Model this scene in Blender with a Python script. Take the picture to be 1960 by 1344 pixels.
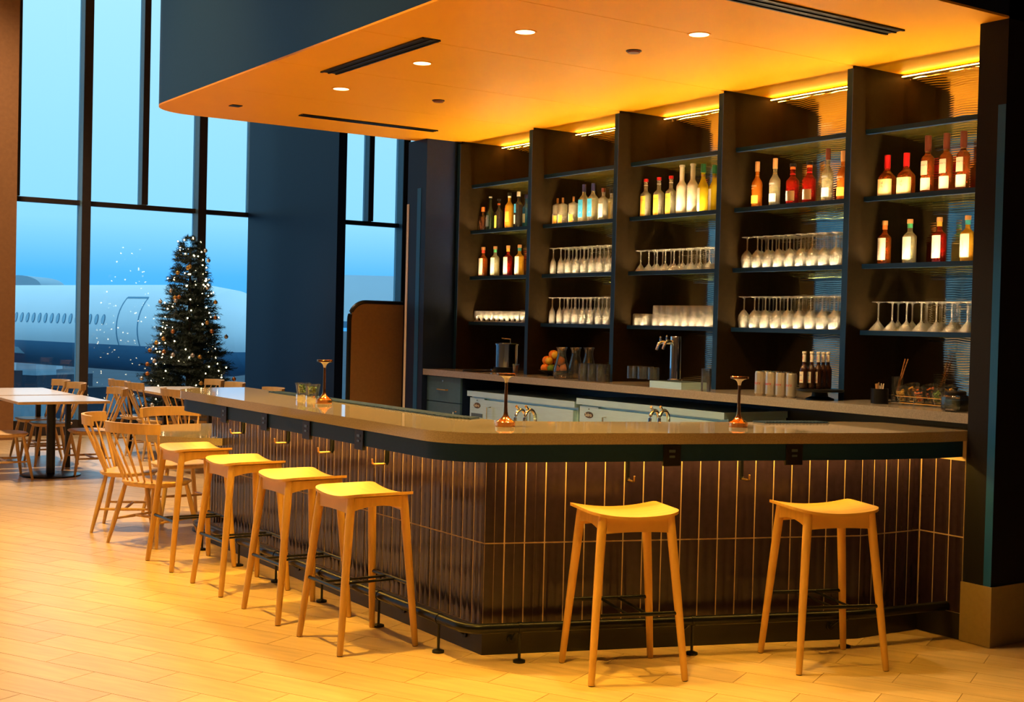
import bpy, math, random
from mathutils import Vector, Matrix
random.seed(7)
S = bpy.context.scene
for o in list(bpy.data.objects):
    bpy.data.objects.remove(o)
COL = S.collection
PI = math.pi

# ------------------------------------------------------------------ camera
F_PX, YAW, PITCH, ROLL, EYE = 2478.87, 0.59728, -0.02056, 0.02427, 1.6
fw = Vector((math.sin(YAW)*math.cos(PITCH), math.cos(YAW)*math.cos(PITCH), math.sin(PITCH)))
r0 = Vector((math.cos(YAW), -math.sin(YAW), 0)); u0 = r0.cross(fw)
rt = math.cos(ROLL)*r0 + math.sin(ROLL)*u0
up = -math.sin(ROLL)*r0 + math.cos(ROLL)*u0
cd = bpy.data.cameras.new('camera'); cam = bpy.data.objects.new('camera', cd); COL.objects.link(cam)
cd.sensor_width = 36.0; cd.sensor_fit = 'HORIZONTAL'; cd.lens = F_PX/1960*36.0
cd.clip_end = 2000
cam.matrix_world = Matrix(((rt.x, up.x, -fw.x, 0), (rt.y, up.y, -fw.y, 0), (rt.z, up.z, -fw.z, EYE), (0, 0, 0, 1)))
S.camera = cam

# ------------------------------------------------------------------ view, world
S.view_settings.view_transform = 'Standard'
S.view_settings.look = 'None'
S.view_settings.gamma = 1
S.view_settings.use_curve_mapping = False
S.view_settings.exposure = 0.2
LAMP, HALL, AMBER = (1.0, 0.66, 0.26), (1.0, 0.70, 0.45), (1.0, 0.55, 0.06)
SKY_STRENGTH = 1.6
W = bpy.data.worlds.new('dusk_sky'); S.world = W; W.use_nodes = True
wn, wl = W.node_tree.nodes, W.node_tree.links
wn.clear()
wo = wn.new('ShaderNodeOutputWorld'); wb = wn.new('ShaderNodeBackground')
wt = wn.new('ShaderNodeTexCoord'); ws = wn.new('ShaderNodeSeparateXYZ'); wr = wn.new('ShaderNodeValToRGB')
wl.new(wt.outputs['Generated'], ws.inputs[0]); wl.new(ws.outputs['Z'], wr.inputs[0])
wl.new(wr.outputs[0], wb.inputs[0]); wl.new(wb.outputs[0], wo.inputs[0])
wb.inputs[1].default_value = SKY_STRENGTH
e = wr.color_ramp.elements
e[0].position = 0.0; e[0].color = (0.05, 0.30, 0.66, 1)
e[1].position = 1.0; e[1].color = (0.30, 0.52, 0.68, 1)
k = e.new(0.03); k.color = (0.07, 0.34, 0.68, 1)
k = e.new(0.07); k.color = (0.23, 0.50, 0.70, 1)
k = e.new(0.25); k.color = (0.34, 0.58, 0.69, 1)

# ------------------------------------------------------------------ pixel helpers (1960 x 1344)
def ray(x, y): return fw + rt*((x-980)/F_PX) - up*((y-672)/F_PX)
def pz(x, y, z):
    d = ray(x, y); t = (z-EYE)/d.z; return Vector((d.x*t, d.y*t, z))
def px_(x, y, X):
    d = ray(x, y); t = X/d.x; return Vector((X, d.y*t, EYE+d.z*t))
def py_(x, y, Y):
    d = ray(x, y); t = Y/d.y; return Vector((d.x*t, Y, EYE+d.z*t))
def proj(p):
    d = Vector(p)-Vector((0, 0, EYE)); z = d.dot(fw)
    return (980+F_PX*d.dot(rt)/z, 672-F_PX*d.dot(up)/z, z)

# ------------------------------------------------------------------ materials
M = {}
def mat(name, col, rough=0.5, metal=0.0, noise=0.0, nscale=20.0, stretch=(1, 1, 1), emit=None, estr=0.0,
        trans=0.0, ior=1.45, bump=0.0, alpha=1.0, rand=0.0, spec=0.5, coat=0.0):
    m = bpy.data.materials.new(name); m.use_nodes = True; M[name] = m
    n, l = m.node_tree.nodes, m.node_tree.links
    b = n['Principled BSDF']
    b.inputs['Base Color'].default_value = (*col, 1)
    b.inputs['Roughness'].default_value = rough; b.inputs['Metallic'].default_value = metal
    b.inputs['IOR'].default_value = ior; b.inputs['Transmission Weight'].default_value = trans
    b.inputs['Specular IOR Level'].default_value = spec; b.inputs['Coat Weight'].default_value = coat
    b.inputs['Coat Roughness'].default_value = 0.08
    if emit: b.inputs['Emission Color'].default_value = (*emit, 1); b.inputs['Emission Strength'].default_value = estr
    if noise or bump or rand:
        t = n.new('ShaderNodeTexCoord'); mp = n.new('ShaderNodeMapping'); mp.inputs['Scale'].default_value = stretch
        nz = n.new('ShaderNodeTexNoise'); nz.inputs['Scale'].default_value = nscale; nz.inputs['Detail'].default_value = 5
        l.new(t.outputs['Object'], mp.inputs[0]); l.new(mp.outputs[0], nz.inputs[0])
        hs = n.new('ShaderNodeHueSaturation'); hs.inputs['Color'].default_value = (*col, 1)
        mr = n.new('ShaderNodeMapRange'); mr.inputs['From Min'].default_value = 0.3; mr.inputs['From Max'].default_value = 0.7
        mr.inputs['To Min'].default_value = 1-noise; mr.inputs['To Max'].default_value = 1+noise
        l.new(nz.outputs[0], mr.inputs[0])
        if rand:
            oi = n.new('ShaderNodeObjectInfo'); m2 = n.new('ShaderNodeMapRange')
            m2.inputs['To Min'].default_value = 1-rand; m2.inputs['To Max'].default_value = 1+rand
            l.new(oi.outputs['Random'], m2.inputs[0])
            mu = n.new('ShaderNodeMath'); mu.operation = 'MULTIPLY'
            l.new(mr.outputs[0], mu.inputs[0]); l.new(m2.outputs[0], mu.inputs[1]); l.new(mu.outputs[0], hs.inputs['Value'])
            va = n.new('ShaderNodeVectorMath'); va.operation = 'ADD'
            cb = n.new('ShaderNodeCombineXYZ'); m3 = n.new('ShaderNodeMath'); m3.operation = 'MULTIPLY'; m3.inputs[1].default_value = 40
            l.new(oi.outputs['Random'], m3.inputs[0]); l.new(m3.outputs[0], cb.inputs[0])
            l.new(mp.outputs[0], va.inputs[0]); l.new(cb.outputs[0], va.inputs[1]); l.new(va.outputs[0], nz.inputs[0])
        else:
            l.new(mr.outputs[0], hs.inputs['Value'])
        l.new(hs.outputs[0], b.inputs['Base Color'])
        if bump:
            bp = n.new('ShaderNodeBump'); bp.inputs['Strength'].default_value = bump; bp.inputs['Distance'].default_value = 0.01
            l.new(nz.outputs[0], bp.inputs['Height']); l.new(bp.outputs[0], b.inputs['Normal'])
    return m
def thin_glass(name, tint, base=0.04, edge=0.6, rough=0.02, diffuse=0.0, dcol=(1, 1, 1)):
    m = bpy.data.materials.new(name); m.use_nodes = True; M[name] = m
    n, l = m.node_tree.nodes, m.node_tree.links; n.clear()
    o = n.new('ShaderNodeOutputMaterial'); tr = n.new('ShaderNodeBsdfTransparent'); tr.inputs[0].default_value = (*tint, 1)
    gl = n.new('ShaderNodeBsdfGlossy'); gl.inputs['Roughness'].default_value = rough
    fr = n.new('ShaderNodeFresnel'); fr.inputs[0].default_value = 1.5
    mx = n.new('ShaderNodeMixShader'); mm = n.new('ShaderNodeMath'); mm.operation = 'MULTIPLY_ADD'
    mm.inputs[1].default_value = edge; mm.inputs[2].default_value = base
    l.new(fr.outputs[0], mm.inputs[0]); l.new(mm.outputs[0], mx.inputs[0])
    l.new(tr.outputs[0], mx.inputs[1]); l.new(gl.outputs[0], mx.inputs[2])
    last = mx.outputs[0]
    if diffuse:
        d1 = n.new('ShaderNodeBsdfTranslucent'); d1.inputs[0].default_value = (*dcol, 1)
        d2 = n.new('ShaderNodeBsdfDiffuse'); d2.inputs[0].default_value = (*dcol, 1)
        m3 = n.new('ShaderNodeMixShader'); l.new(d1.outputs[0], m3.inputs[1]); l.new(d2.outputs[0], m3.inputs[2])
        m2 = n.new('ShaderNodeMixShader'); m2.inputs[0].default_value = diffuse
        l.new(last, m2.inputs[1]); l.new(m3.outputs[0], m2.inputs[2]); last = m2.outputs[0]
    l.new(last, o.inputs[0]); return m

WOOD = (0.62, 0.36, 0.14)
mat('stool_wood', (0.62, 0.36, 0.09), 0.38, noise=0.10, nscale=6, stretch=(1, 8, 1))
mat('chair_wood', (0.64, 0.40, 0.15), 0.42, noise=0.10, nscale=7, stretch=(6, 6, 1))
mat('plank', (0.65, 0.45, 0.22), 0.30, noise=0.12, nscale=3.0, stretch=(9, 1, 1), rand=0.06, spec=0.5)
mat('grout_floor', (0.42, 0.28, 0.13), 0.8, noise=0.05)
mat('ceiling_paint', (0.80, 0.36, 0.012), 0.45, noise=0.02, nscale=2, spec=0.12)
mat('navy_paint', (0.006, 0.017, 0.068), 0.45, noise=0.08, nscale=60, spec=0.3)
mat('dark_paint', (0.008, 0.008, 0.014), 0.6, noise=0.08, nscale=60, spec=0.2)
mat('hall_wall', (0.30, 0.27, 0.23), 0.7, noise=0.04)
mat('hall_ceiling', (0.30, 0.27, 0.24), 0.8, noise=0.04)
mat('base_trim', (0.36, 0.27, 0.13), 0.45, metal=0.3, noise=0.05, nscale=40)
mat('corner_guard', (0.008, 0.085, 0.30), 0.35, noise=0.03)  # blue window light on the guards put into the colour
mat('skylit_guard', (0.65, 0.60, 0.55), 0.4, noise=0.03)  # far-corner guards, their window brightness put into the colour
mat('stone_top', (0.33, 0.27, 0.20), 0.05, noise=0.16, nscale=160, spec=0.75)
mat('stone_back', (0.25, 0.22, 0.21), 0.16, noise=0.16, nscale=160, spec=0.6)
mat('tile_plum', (0.021, 0.012, 0.026), 0.20, noise=0.15, nscale=30, rand=0.12, spec=0.5)
mat('tile_grout', (0.50, 0.38, 0.26), 0.8, noise=0.05)
mat('black_base', (0.014, 0.012, 0.012), 0.35, noise=0.1)
mat('apron_blue', (0.006, 0.034, 0.110), 0.5, noise=0.06, nscale=50, spec=0.2)
mat('black_metal', (0.020, 0.022, 0.026), 0.28, metal=0.7, noise=0.05)
mat('black_plastic', (0.006, 0.006, 0.007), 0.4, noise=0.05, spec=0.3)
mat('brass', (0.60, 0.38, 0.15), 0.3, metal=1.0, noise=0.04)
mat('hook_brass', (0.42, 0.26, 0.11), 0.35, metal=1.0, noise=0.04)
mat('copper', (0.92, 0.40, 0.15), 0.14, metal=1.0, noise=0.03)
mat('chrome', (0.80, 0.82, 0.85), 0.10, metal=1.0, noise=0.02)
mat('steel', (0.52, 0.76, 0.85), 0.34, metal=0.5, noise=0.05, nscale=8, stretch=(1, 1, 12))
mat('steel_dark', (0.10, 0.15, 0.18), 0.4, metal=0.6, noise=0.05)
mat('panel_wood', (0.018, 0.011, 0.004), 0.65, noise=0.10, nscale=30, spec=0.06)
mat('panel_edge', (0.006, 0.034, 0.120), 0.45, noise=0.06, nscale=50, spec=0.3)  # window blue on the upright edges put into the colour; shelf lips share it
mat('screen_brown', (0.22, 0.13, 0.06), 0.6, noise=0.06, nscale=40)
mat('table_white', (0.80, 0.76, 0.72), 0.22, noise=0.02)
mat('table_edge', (0.66, 0.45, 0.20), 0.45, noise=0.06)
mat('mullion', (0.045, 0.032, 0.026), 0.5, noise=0.08)
mat('mullion_skylit', (0.22, 0.40, 0.50), 0.45, noise=0.05)  # sky light on the mullion sides put into the colour
mat('pillar', (0.30, 0.14, 0.05), 0.6, noise=0.08)
mat('rubber', (0.03, 0.06, 0.10), 0.5, noise=0.1)
mat('led_warm', (0.9, 0.8, 0.6), 0.5, emit=(1.0, 0.72, 0.36), estr=200.0, noise=0.01)
mat('led_cove', (0.9, 0.8, 0.6), 0.5, emit=(1.0, 0.46, 0.06), estr=72.0, noise=0.01)
mat('led_bar', (0.9, 0.8, 0.6), 0.5, emit=(1.0, 0.56, 0.08), estr=95.0, noise=0.01)
mat('lamp_disc', (0.9, 0.8, 0.6), 0.5, emit=(1.0, 0.80, 0.40), estr=4.0, noise=0.01)
mat('fairy', (1, 0.9, 0.7), 0.5, emit=(1.0, 0.78, 0.45), estr=16.0, noise=0.01)
mat('needle', (0.012, 0.026, 0.014), 0.6, noise=0.35, nscale=9)
mat('trunk', (0.08, 0.05, 0.03), 0.8, noise=0.2)
mat('bauble_gold', (0.75, 0.42, 0.10), 0.28, metal=0.8, noise=0.03)
mat('bauble_copper', (0.62, 0.24, 0.08), 0.28, metal=0.8, noise=0.03)
mat('bauble_silver', (0.70, 0.64, 0.60), 0.28, metal=0.8, noise=0.03)
mat('paper', (0.62, 0.56, 0.47), 0.6, noise=0.03)
mat('paper_cream', (0.62, 0.46, 0.20), 0.6, noise=0.03)
mat('paper_yellow', (0.68, 0.44, 0.05), 0.6, noise=0.03)
mat('paper_pale', (0.60, 0.43, 0.32), 0.6, noise=0.03)
mat('paper_blue', (0.04, 0.32, 0.62), 0.5, noise=0.25, nscale=25)
mat('paper_dark', (0.03, 0.03, 0.035), 0.5, noise=0.1)
mat('paper_grey', (0.22, 0.30, 0.36), 0.5, noise=0.1)
mat('ink', (0.06, 0.05, 0.06), 0.7, noise=0.02)
mat('ink_white', (0.85, 0.82, 0.78), 0.6, noise=0.02)
mat('ink_red', (0.60, 0.03, 0.03), 0.6, noise=0.02)
mat('ink_blue', (0.05, 0.08, 0.35), 0.6, noise=0.02)
mat('ink_grey', (0.40, 0.34, 0.28), 0.6, noise=0.02)
mat('wax_red', (0.55, 0.01, 0.012), 0.35, noise=0.05)
mat('cap_cork', (0.55, 0.28, 0.10), 0.6, noise=0.15)
mat('cap_wood', (0.42, 0.24, 0.12), 0.6, noise=0.15)
mat('cap_brown', (0.16, 0.04, 0.02), 0.35, noise=0.05)
mat('cap_green', (0.02, 0.13, 0.05), 0.4, noise=0.05)
mat('cap_navy', (0.03, 0.03, 0.12), 0.4, noise=0.1)
mat('cap_black', (0.015, 0.014, 0.014), 0.35, noise=0.05)
mat('cap_white', (0.7, 0.66, 0.6), 0.4, noise=0.05)
mat('band_red', (0.62, 0.05, 0.03), 0.5, noise=0.03)
mat('band_orange', (0.75, 0.18, 0.03), 0.5, noise=0.03)
mat('band_green', (0.08, 0.50, 0.22), 0.5, noise=0.03)
mat('band_yellow', (0.75, 0.42, 0.04), 0.5, noise=0.03)
mat('band_teal', (0.04, 0.32, 0.36), 0.5, noise=0.03)
mat('liq_amber', (0.80, 0.24, 0.02), 0.03, trans=0.6, ior=1.36, noise=0.02)
mat('liq_whisky', (0.42, 0.085, 0.010), 0.03, trans=0.6, ior=1.36, noise=0.02)
mat('liq_red', (0.42, 0.012, 0.006), 0.03, trans=0.6, ior=1.36, noise=0.02)
mat('liq_gold', (0.95, 0.52, 0.04), 0.03, trans=0.6, ior=1.36, noise=0.02)
mat('liq_clear', (0.92, 0.88, 0.74), 0.03, trans=0.75, ior=1.36, noise=0.02)
mat('liq_pale', (0.90, 0.82, 0.52), 0.03, trans=0.75, ior=1.36, noise=0.02)
mat('liq_yellow', (1.0, 0.74, 0.03), 0.03, trans=0.6, ior=1.36, noise=0.02)
mat('bottle_dark', (0.018, 0.016, 0.014), 0.08, noise=0.05, spec=0.8)
mat('bottle_green', (0.012, 0.022, 0.014), 0.08, noise=0.05, spec=0.8)
mat('bottle_blue', (0.02, 0.10, 0.22), 0.10, noise=0.05, spec=0.8)
mat('bottle_brown', (0.030, 0.010, 0.004), 0.08, noise=0.05, spec=0.8)
mat('frosted', (0.86, 0.80, 0.66), 0.45, trans=0.25, noise=0.03)
mat('can_body', (0.62, 0.55, 0.45), 0.30, metal=0.75, noise=0.06)
mat('can_top', (0.70, 0.62, 0.45), 0.25, metal=1.0, noise=0.05)
mat('orange_peel', (0.85, 0.24, 0.02), 0.45, noise=0.06, nscale=60, bump=0.1)
mat('lemon_peel', (0.75, 0.48, 0.03), 0.45, noise=0.06, nscale=60, bump=0.1)
mat('lime_peel', (0.12, 0.24, 0.03), 0.45, noise=0.08, nscale=60, bump=0.1)
mat('garnish_a', (0.60, 0.34, 0.04), 0.5, noise=0.4, nscale=50)
mat('garnish_b', (0.65, 0.16, 0.03), 0.5, noise=0.4, nscale=50)
mat('garnish_c', (0.14, 0.24, 0.04), 0.5, noise=0.4, nscale=50)
mat('mint', (0.06, 0.20, 0.02), 0.5, noise=0.3, nscale=60)
mat('olive_jar', (0.10, 0.14, 0.07), 0.3, noise=0.4, nscale=30)
mat('drink_red', (0.45, 0.02, 0.01), 0.05, trans=0.5, noise=0.05)
thin_glass('glassware', (0.96, 0.96, 0.96), 0.04, 1.0, 0.06, 0.20, (1.0, 0.97, 0.92))
thin_glass('clear_jar', (0.93, 0.95, 0.96), 0.04, 0.9, 0.03, 0.015, (0.9, 0.95, 1.0))
thin_glass('shelf_glass', (0.62, 0.68, 0.46), 0.03, 0.25, 0.10, 0.09, (0.6, 0.62, 0.30))
thin_glass('window_glass', (0.88, 0.96, 1.0), 0.015, 0.85, 0.0)
mat('plane_white', (0.80, 0.92, 0.97), 0.4, noise=0.03, nscale=0.4)  # outside materials from here tinted sky blue to stand in for haze
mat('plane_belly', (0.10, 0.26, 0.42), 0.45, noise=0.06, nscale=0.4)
mat('plane_line', (0.10, 0.30, 0.45), 0.5, noise=0.05)
mat('plane_window', (0.30, 0.55, 0.70), 0.3, noise=0.05)
mat('engine_grey', (0.25, 0.42, 0.50), 0.5, noise=0.05, nscale=0.6)
mat('apron_ground', (0.022, 0.05, 0.085), 0.7, noise=0.2, nscale=0.15)
mat('cart_dark', (0.02, 0.04, 0.07), 0.6, noise=0.1, nscale=2)
mat('cart_pale', (0.30, 0.44, 0.52), 0.6, noise=0.1, nscale=2)
mat('far_roof', (0.40, 0.56, 0.66), 0.6, noise=0.05, nscale=0.2)
# back panel: dark bronze sheet with a rolled wave relief
def wave_panel():
    m = mat('wave_bronze', (0.85, 0.84, 0.70), 0.06, metal=1.0)
    n, l = m.node_tree.nodes, m.node_tree.links; b = n['Principled BSDF']
    t = n.new('ShaderNodeTexCoord'); w = n.new('ShaderNodeTexWave'); w.wave_type = 'BANDS'; w.bands_direction = 'Z'
    w.inputs['Scale'].default_value = 22; w.inputs['Distortion'].default_value = 9; w.inputs['Detail'].default_value = 1
    w.inputs['Detail Scale'].default_value = 0.22
    bp = n.new('ShaderNodeBump'); bp.inputs['Strength'].default_value = 0.06; bp.inputs['Distance'].default_value = 0.01
    l.new(t.outputs['Object'], w.inputs[0]); l.new(w.outputs['Fac'], bp.inputs['Height']); l.new(bp.outputs[0], b.inputs['Normal'])
wave_panel()

# ------------------------------------------------------------------ mesh builder
class MB:
    def __init__(s): s.v = []; s.f = []
    def add(s, vs, fs):
        o = len(s.v); s.v += [tuple(p) for p in vs]; s.f += [tuple(i+o for i in f) for f in fs]; return s
    def box(s, x0, x1, y0, y1, z0, z1):
        return s.add([(x0, y0, z0), (x1, y0, z0), (x1, y1, z0), (x0, y1, z0), (x0, y0, z1), (x1, y0, z1), (x1, y1, z1), (x0, y1, z1)],
                     [(0, 3, 2, 1), (4, 5, 6, 7), (0, 1, 5, 4), (1, 2, 6, 5), (2, 3, 7, 6), (3, 0, 4, 7)])
    def prism(s, pts, z0, z1):
        n = len(pts)
        return s.add([(p[0], p[1], z0) for p in pts]+[(p[0], p[1], z1) for p in pts],
                     [tuple(range(n-1, -1, -1)), tuple(range(n, 2*n))]+[(i, (i+1) % n, n+(i+1) % n, n+i) for i in range(n)])
    def rod(s, a, b, ra, rb=None, n=10, caps=True):
        a, b = Vector(a), Vector(b); rb = ra if rb is None else rb
        d = (b-a).normalized(); t = Vector((0, 0, 1)) if abs(d.z) < .9 else Vector((1, 0, 0))
        x = d.cross(t).normalized(); y = d.cross(x)
        vs = [a+(x*math.cos(2*PI*i/n)+y*math.sin(2*PI*i/n))*ra for i in range(n)]+[b+(x*math.cos(2*PI*i/n)+y*math.sin(2*PI*i/n))*rb for i in range(n)]
        fs = [(i, n+i, n+(i+1) % n, (i+1) % n) for i in range(n)]
        if caps: fs += [tuple(range(n)), tuple(range(2*n-1, n-1, -1))]
        return s.add(vs, fs)
    def tube(s, pts, rad, n=10, flat=1.0, upv=(0, 0, 1)):
        P = [Vector(p) for p in pts]; m = len(P); vs = []
        R = rad if isinstance(rad, (list, tuple)) else [rad]*m
        for i, p in enumerate(P):
            d = (P[min(i+1, m-1)]-P[max(i-1, 0)]).normalized(); t = Vector(upv)
            if abs(d.dot(t)) > .95: t = Vector((1, 0, 0))
            x = d.cross(t).normalized(); y = x.cross(d)
            vs += [p+(x*math.cos(2*PI*j/n)*flat+y*math.sin(2*PI*j/n))*R[i] for j in range(n)]
        fs = [(i*n+j, i*n+(j+1) % n, (i+1)*n+(j+1) % n, (i+1)*n+j) for i in range(m-1) for j in range(n)]
        fs += [tuple(range(n-1, -1, -1)), tuple(range((m-1)*n, m*n))]
        return s.add(vs, fs)
    def lathe(s, prof, n=20, c=(0, 0, 0), sq=0, caps=True):
        m = len(prof); vs = []
        for r, z in prof:
            for j in range(n):
                a = 2*PI*j/n; ca, sa = math.cos(a), math.sin(a)
                k = 1.0
                if sq: k = (abs(ca)**sq+abs(sa)**sq)**(-1.0/sq)
                vs.append((c[0]+r*k*ca, c[1]+r*k*sa, c[2]+z))
        fs = [(i*n+j, i*n+(j+1) % n, (i+1)*n+(j+1) % n, (i+1)*n+j) for i in range(m-1) for j in range(n)]
        if caps and prof[0][0] > 2e-4: fs.append(tuple(range(n-1, -1, -1)))
        if caps and prof[-1][0] > 2e-4: fs.append(tuple(range((m-1)*n, m*n)))
        return s.add(vs, fs)
    def sphere(s, c, r, n=10, sc=(1, 1, 1)):
        pr = [(max(1e-7, r*math.sin(PI*i/n)), -r*math.cos(PI*i/n)) for i in range(n+1)]
        o = len(s.v); s.lathe(pr, n*2)
        for i in range(o, len(s.v)):
            v = s.v[i]; s.v[i] = (c[0]+v[0]*sc[0], c[1]+v[1]*sc[1], c[2]+v[2]*sc[2])
        return s
    def xf(s, mtx):
        s.v = [tuple(mtx @ Vector(v)) for v in s.v]; return s
    def mesh(s, name, m=None, smooth=True, ang=32):
        me = bpy.data.meshes.new(name); me.from_pydata(s.v, [], s.f); me.update()
        if m: me.materials.append(M[m])
        if smooth:
            me.polygons.foreach_set('use_smooth', [True]*len(me.polygons)); me.set_sharp_from_angle(angle=math.radians(ang))
        return me
    def obj(s, name, m, parent=None, smooth=True, ang=32):
        return link(name, s.mesh(name, m, smooth, ang), parent)
def link(name, me, parent=None):
    o = bpy.data.objects.new(name, me); COL.objects.link(o)
    if parent: o.parent = parent
    return o
def tag(o, label, cat, group=None, kind=None):
    o['label'] = label; o['category'] = cat
    if group: o['group'] = group
    if kind: o['kind'] = kind
    return o
def empty(name, loc=(0, 0, 0), rz=0):
    o = bpy.data.objects.new(name, None); COL.objects.link(o); o.location = loc; o.rotation_euler = (0, 0, rz); return o
def thing(name, label, cat, loc=(0, 0, 0), rz=0, group=None): return tag(empty(name, loc, rz), label, cat, group)
def struct(o): o['kind'] = 'structure'; return o
def box(name, m, b, parent=None): return MB().box(*b).obj(name, m, parent, smooth=False)
def dup(root, loc, rz=None, label=None, group=None):
    r = root.copy(); COL.objects.link(r); r.location = loc
    if rz is not None: r.rotation_euler = (0, 0, rz)
    if label: r['label'] = label
    if group: r['group'] = group
    for ch in root.children:
        c = ch.copy(); COL.objects.link(c); c.parent = r
        for g in ch.children:
            d = g.copy(); COL.objects.link(d); d.parent = c
    return r
TXT = {}
def text_geo(body, size, shear=0.0):
    k = (body, size, shear)
    if k in TXT: return TXT[k]
    cu = bpy.data.curves.new('t', 'FONT'); cu.body = body; cu.size = size; cu.align_x = 'CENTER'; cu.align_y = 'CENTER'
    cu.shear = shear; cu.resolution_u = 2
    o = bpy.data.objects.new('t', cu); COL.objects.link(o)
    bpy.context.view_layer.update()
    me = bpy.data.meshes.new_from_object(o.evaluated_get(bpy.context.evaluated_depsgraph_get()))
    g = ([tuple(v.co) for v in me.vertices], [tuple(p.vertices) for p in me.polygons])
    bpy.data.objects.remove(o); bpy.data.curves.remove(cu); bpy.data.meshes.remove(me)
    TXT[k] = g; return g
def spot(name, loc, energy, col, size=100, blend=0.5, r=0.05, aim=None):
    L = bpy.data.lights.new(name, 'SPOT'); L.energy = energy; L.color = col; L.spot_size = math.radians(size); L.spot_blend = blend
    L.shadow_soft_size = r
    o = bpy.data.objects.new(name, L); COL.objects.link(o); o.location = loc
    if aim is not None: o.rotation_euler = (Vector(aim)-Vector(loc)).to_track_quat('-Z', 'Y').to_euler()
    return o

# ------------------------------------------------------------------ room shell
XW, YN, YF = 5.785, 4.08, 4.25          # near wall block: left face, near face, far face
YFW, YFW2 = 9.91, 10.24                 # far wall block
XB = 6.58                               # wall behind the shelving
YG = 17.5                               # glass line
ZC, ZH = 3.22, 7.5
floor = struct(box('floor', 'grout_floor', (-14, 11, -7, YG+.3, -.25, -.003)))
struct(box('ceiling', 'hall_ceiling', (-14, 11, -7, YG+.3, ZH, ZH+.2)))
struct(box('wall_left', 'hall_wall', (-14.2, -14, -7, YG+.3, 0, ZH)))
struct(box('wall_rear', 'hall_wall', (-14, 11, -7.2, -7, 0, ZH)))
struct(box('wall_right', 'hall_wall', (11, 11.2, -7, YG+.3, 0, ZH)))
wn_ = struct(box('wall_near', 'dark_paint', (XW, 11, YN, YF, 0, ZH)))
box('corner_guard', 'corner_guard', (XW-.003, XW, YN, YN+.045, .31, 2.785), wn_)
b = MB().box(XW-.012, XW, YN-.012, YF+.005, 0, .31).box(XW, 11, YN-.012, YN, 0, .31)
struct(b.obj('baseboard_near', 'base_trim', None, False))
wf = struct(box('wall_far', 'navy_paint', (XW, 11, YFW, YFW2, 0, ZC)))
box('corner_guard', 'corner_guard', (XW-.003, XW, 9.995, 10.06, .1, 2.79), wf)
box('corner_guard', 'skylit_guard', (XW-.004, XW+.03, YFW2, YFW2+.004, .1, 2.66), wf)
box('corner_guard', 'skylit_guard', (XW-.004, XW, YFW2-.035, YFW2+.004, .1, 2.66), wf)
struct(box('wall_back', 'dark_paint', (XB, XB+.15, YF, YFW, 0, ZC)))
fin = struct(box('wall_fin', 'navy_paint', (7.24, 7.355, 14.57, YG-.1, 0, ZH)))

# floor planks: 300 largest in view as parts, the rest as one part
TH = math.radians(27.5); EV = Vector((math.cos(TH), math.sin(TH))); NV = Vector((-math.sin(TH), math.cos(TH)))
PW, PL, GAP = .2035, .6225, .0035
cells = []
for kk in range(-75, 75):
    for jj in range(-32, 34):
        w = 4.412+PW*(kk+.5); s_ = 4.967+PL*(jj+.5)+(PL/2 if kk % 2 else 0)
        p = EV*w+NV*s_
        if not (-9 < p.x < 7.2 and -1.0 < p.y < YG-.45): continue
        if p.x > XW-.2 and p.y < 10.6 and p.y > 3.8: continue
        if p.x > 3.75 and 5.3 < p.y < 8.5 and p.x < 7: continue
        x, y, z = proj((p.x, p.y, 0))
        vis = z > 1 and -60 < x < 2020 and -40 < y < 1400
        cells.append((-1/z if vis else 0, p.x, p.y, vis))
cells.sort()
pm = MB().box(-PW/2+GAP/2, PW/2-GAP/2, -PL/2+GAP/2, PL/2-GAP/2, -.0028, 0).mesh('plank', 'plank', False)
for _, x, y, v in cells[:300]:
    o = link('plank', pm, floor); o.location = (x, y, 0); o.rotation_euler = (0, 0, TH)
b = MB()
for _, x, y, v in cells[300:]:
    vs = []
    for a, c in ((-1, -1), (1, -1), (1, 1), (-1, 1)):
        q = Vector((x, y))+EV*a*(PW-GAP)/2+NV*c*(PL-GAP)/2; vs.append((q.x, q.y, 0))
    b.add(vs, [(0, 1, 2, 3)])
o = b.obj('far_planks', 'plank', floor, False); o['kind'] = 'stuff'

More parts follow.
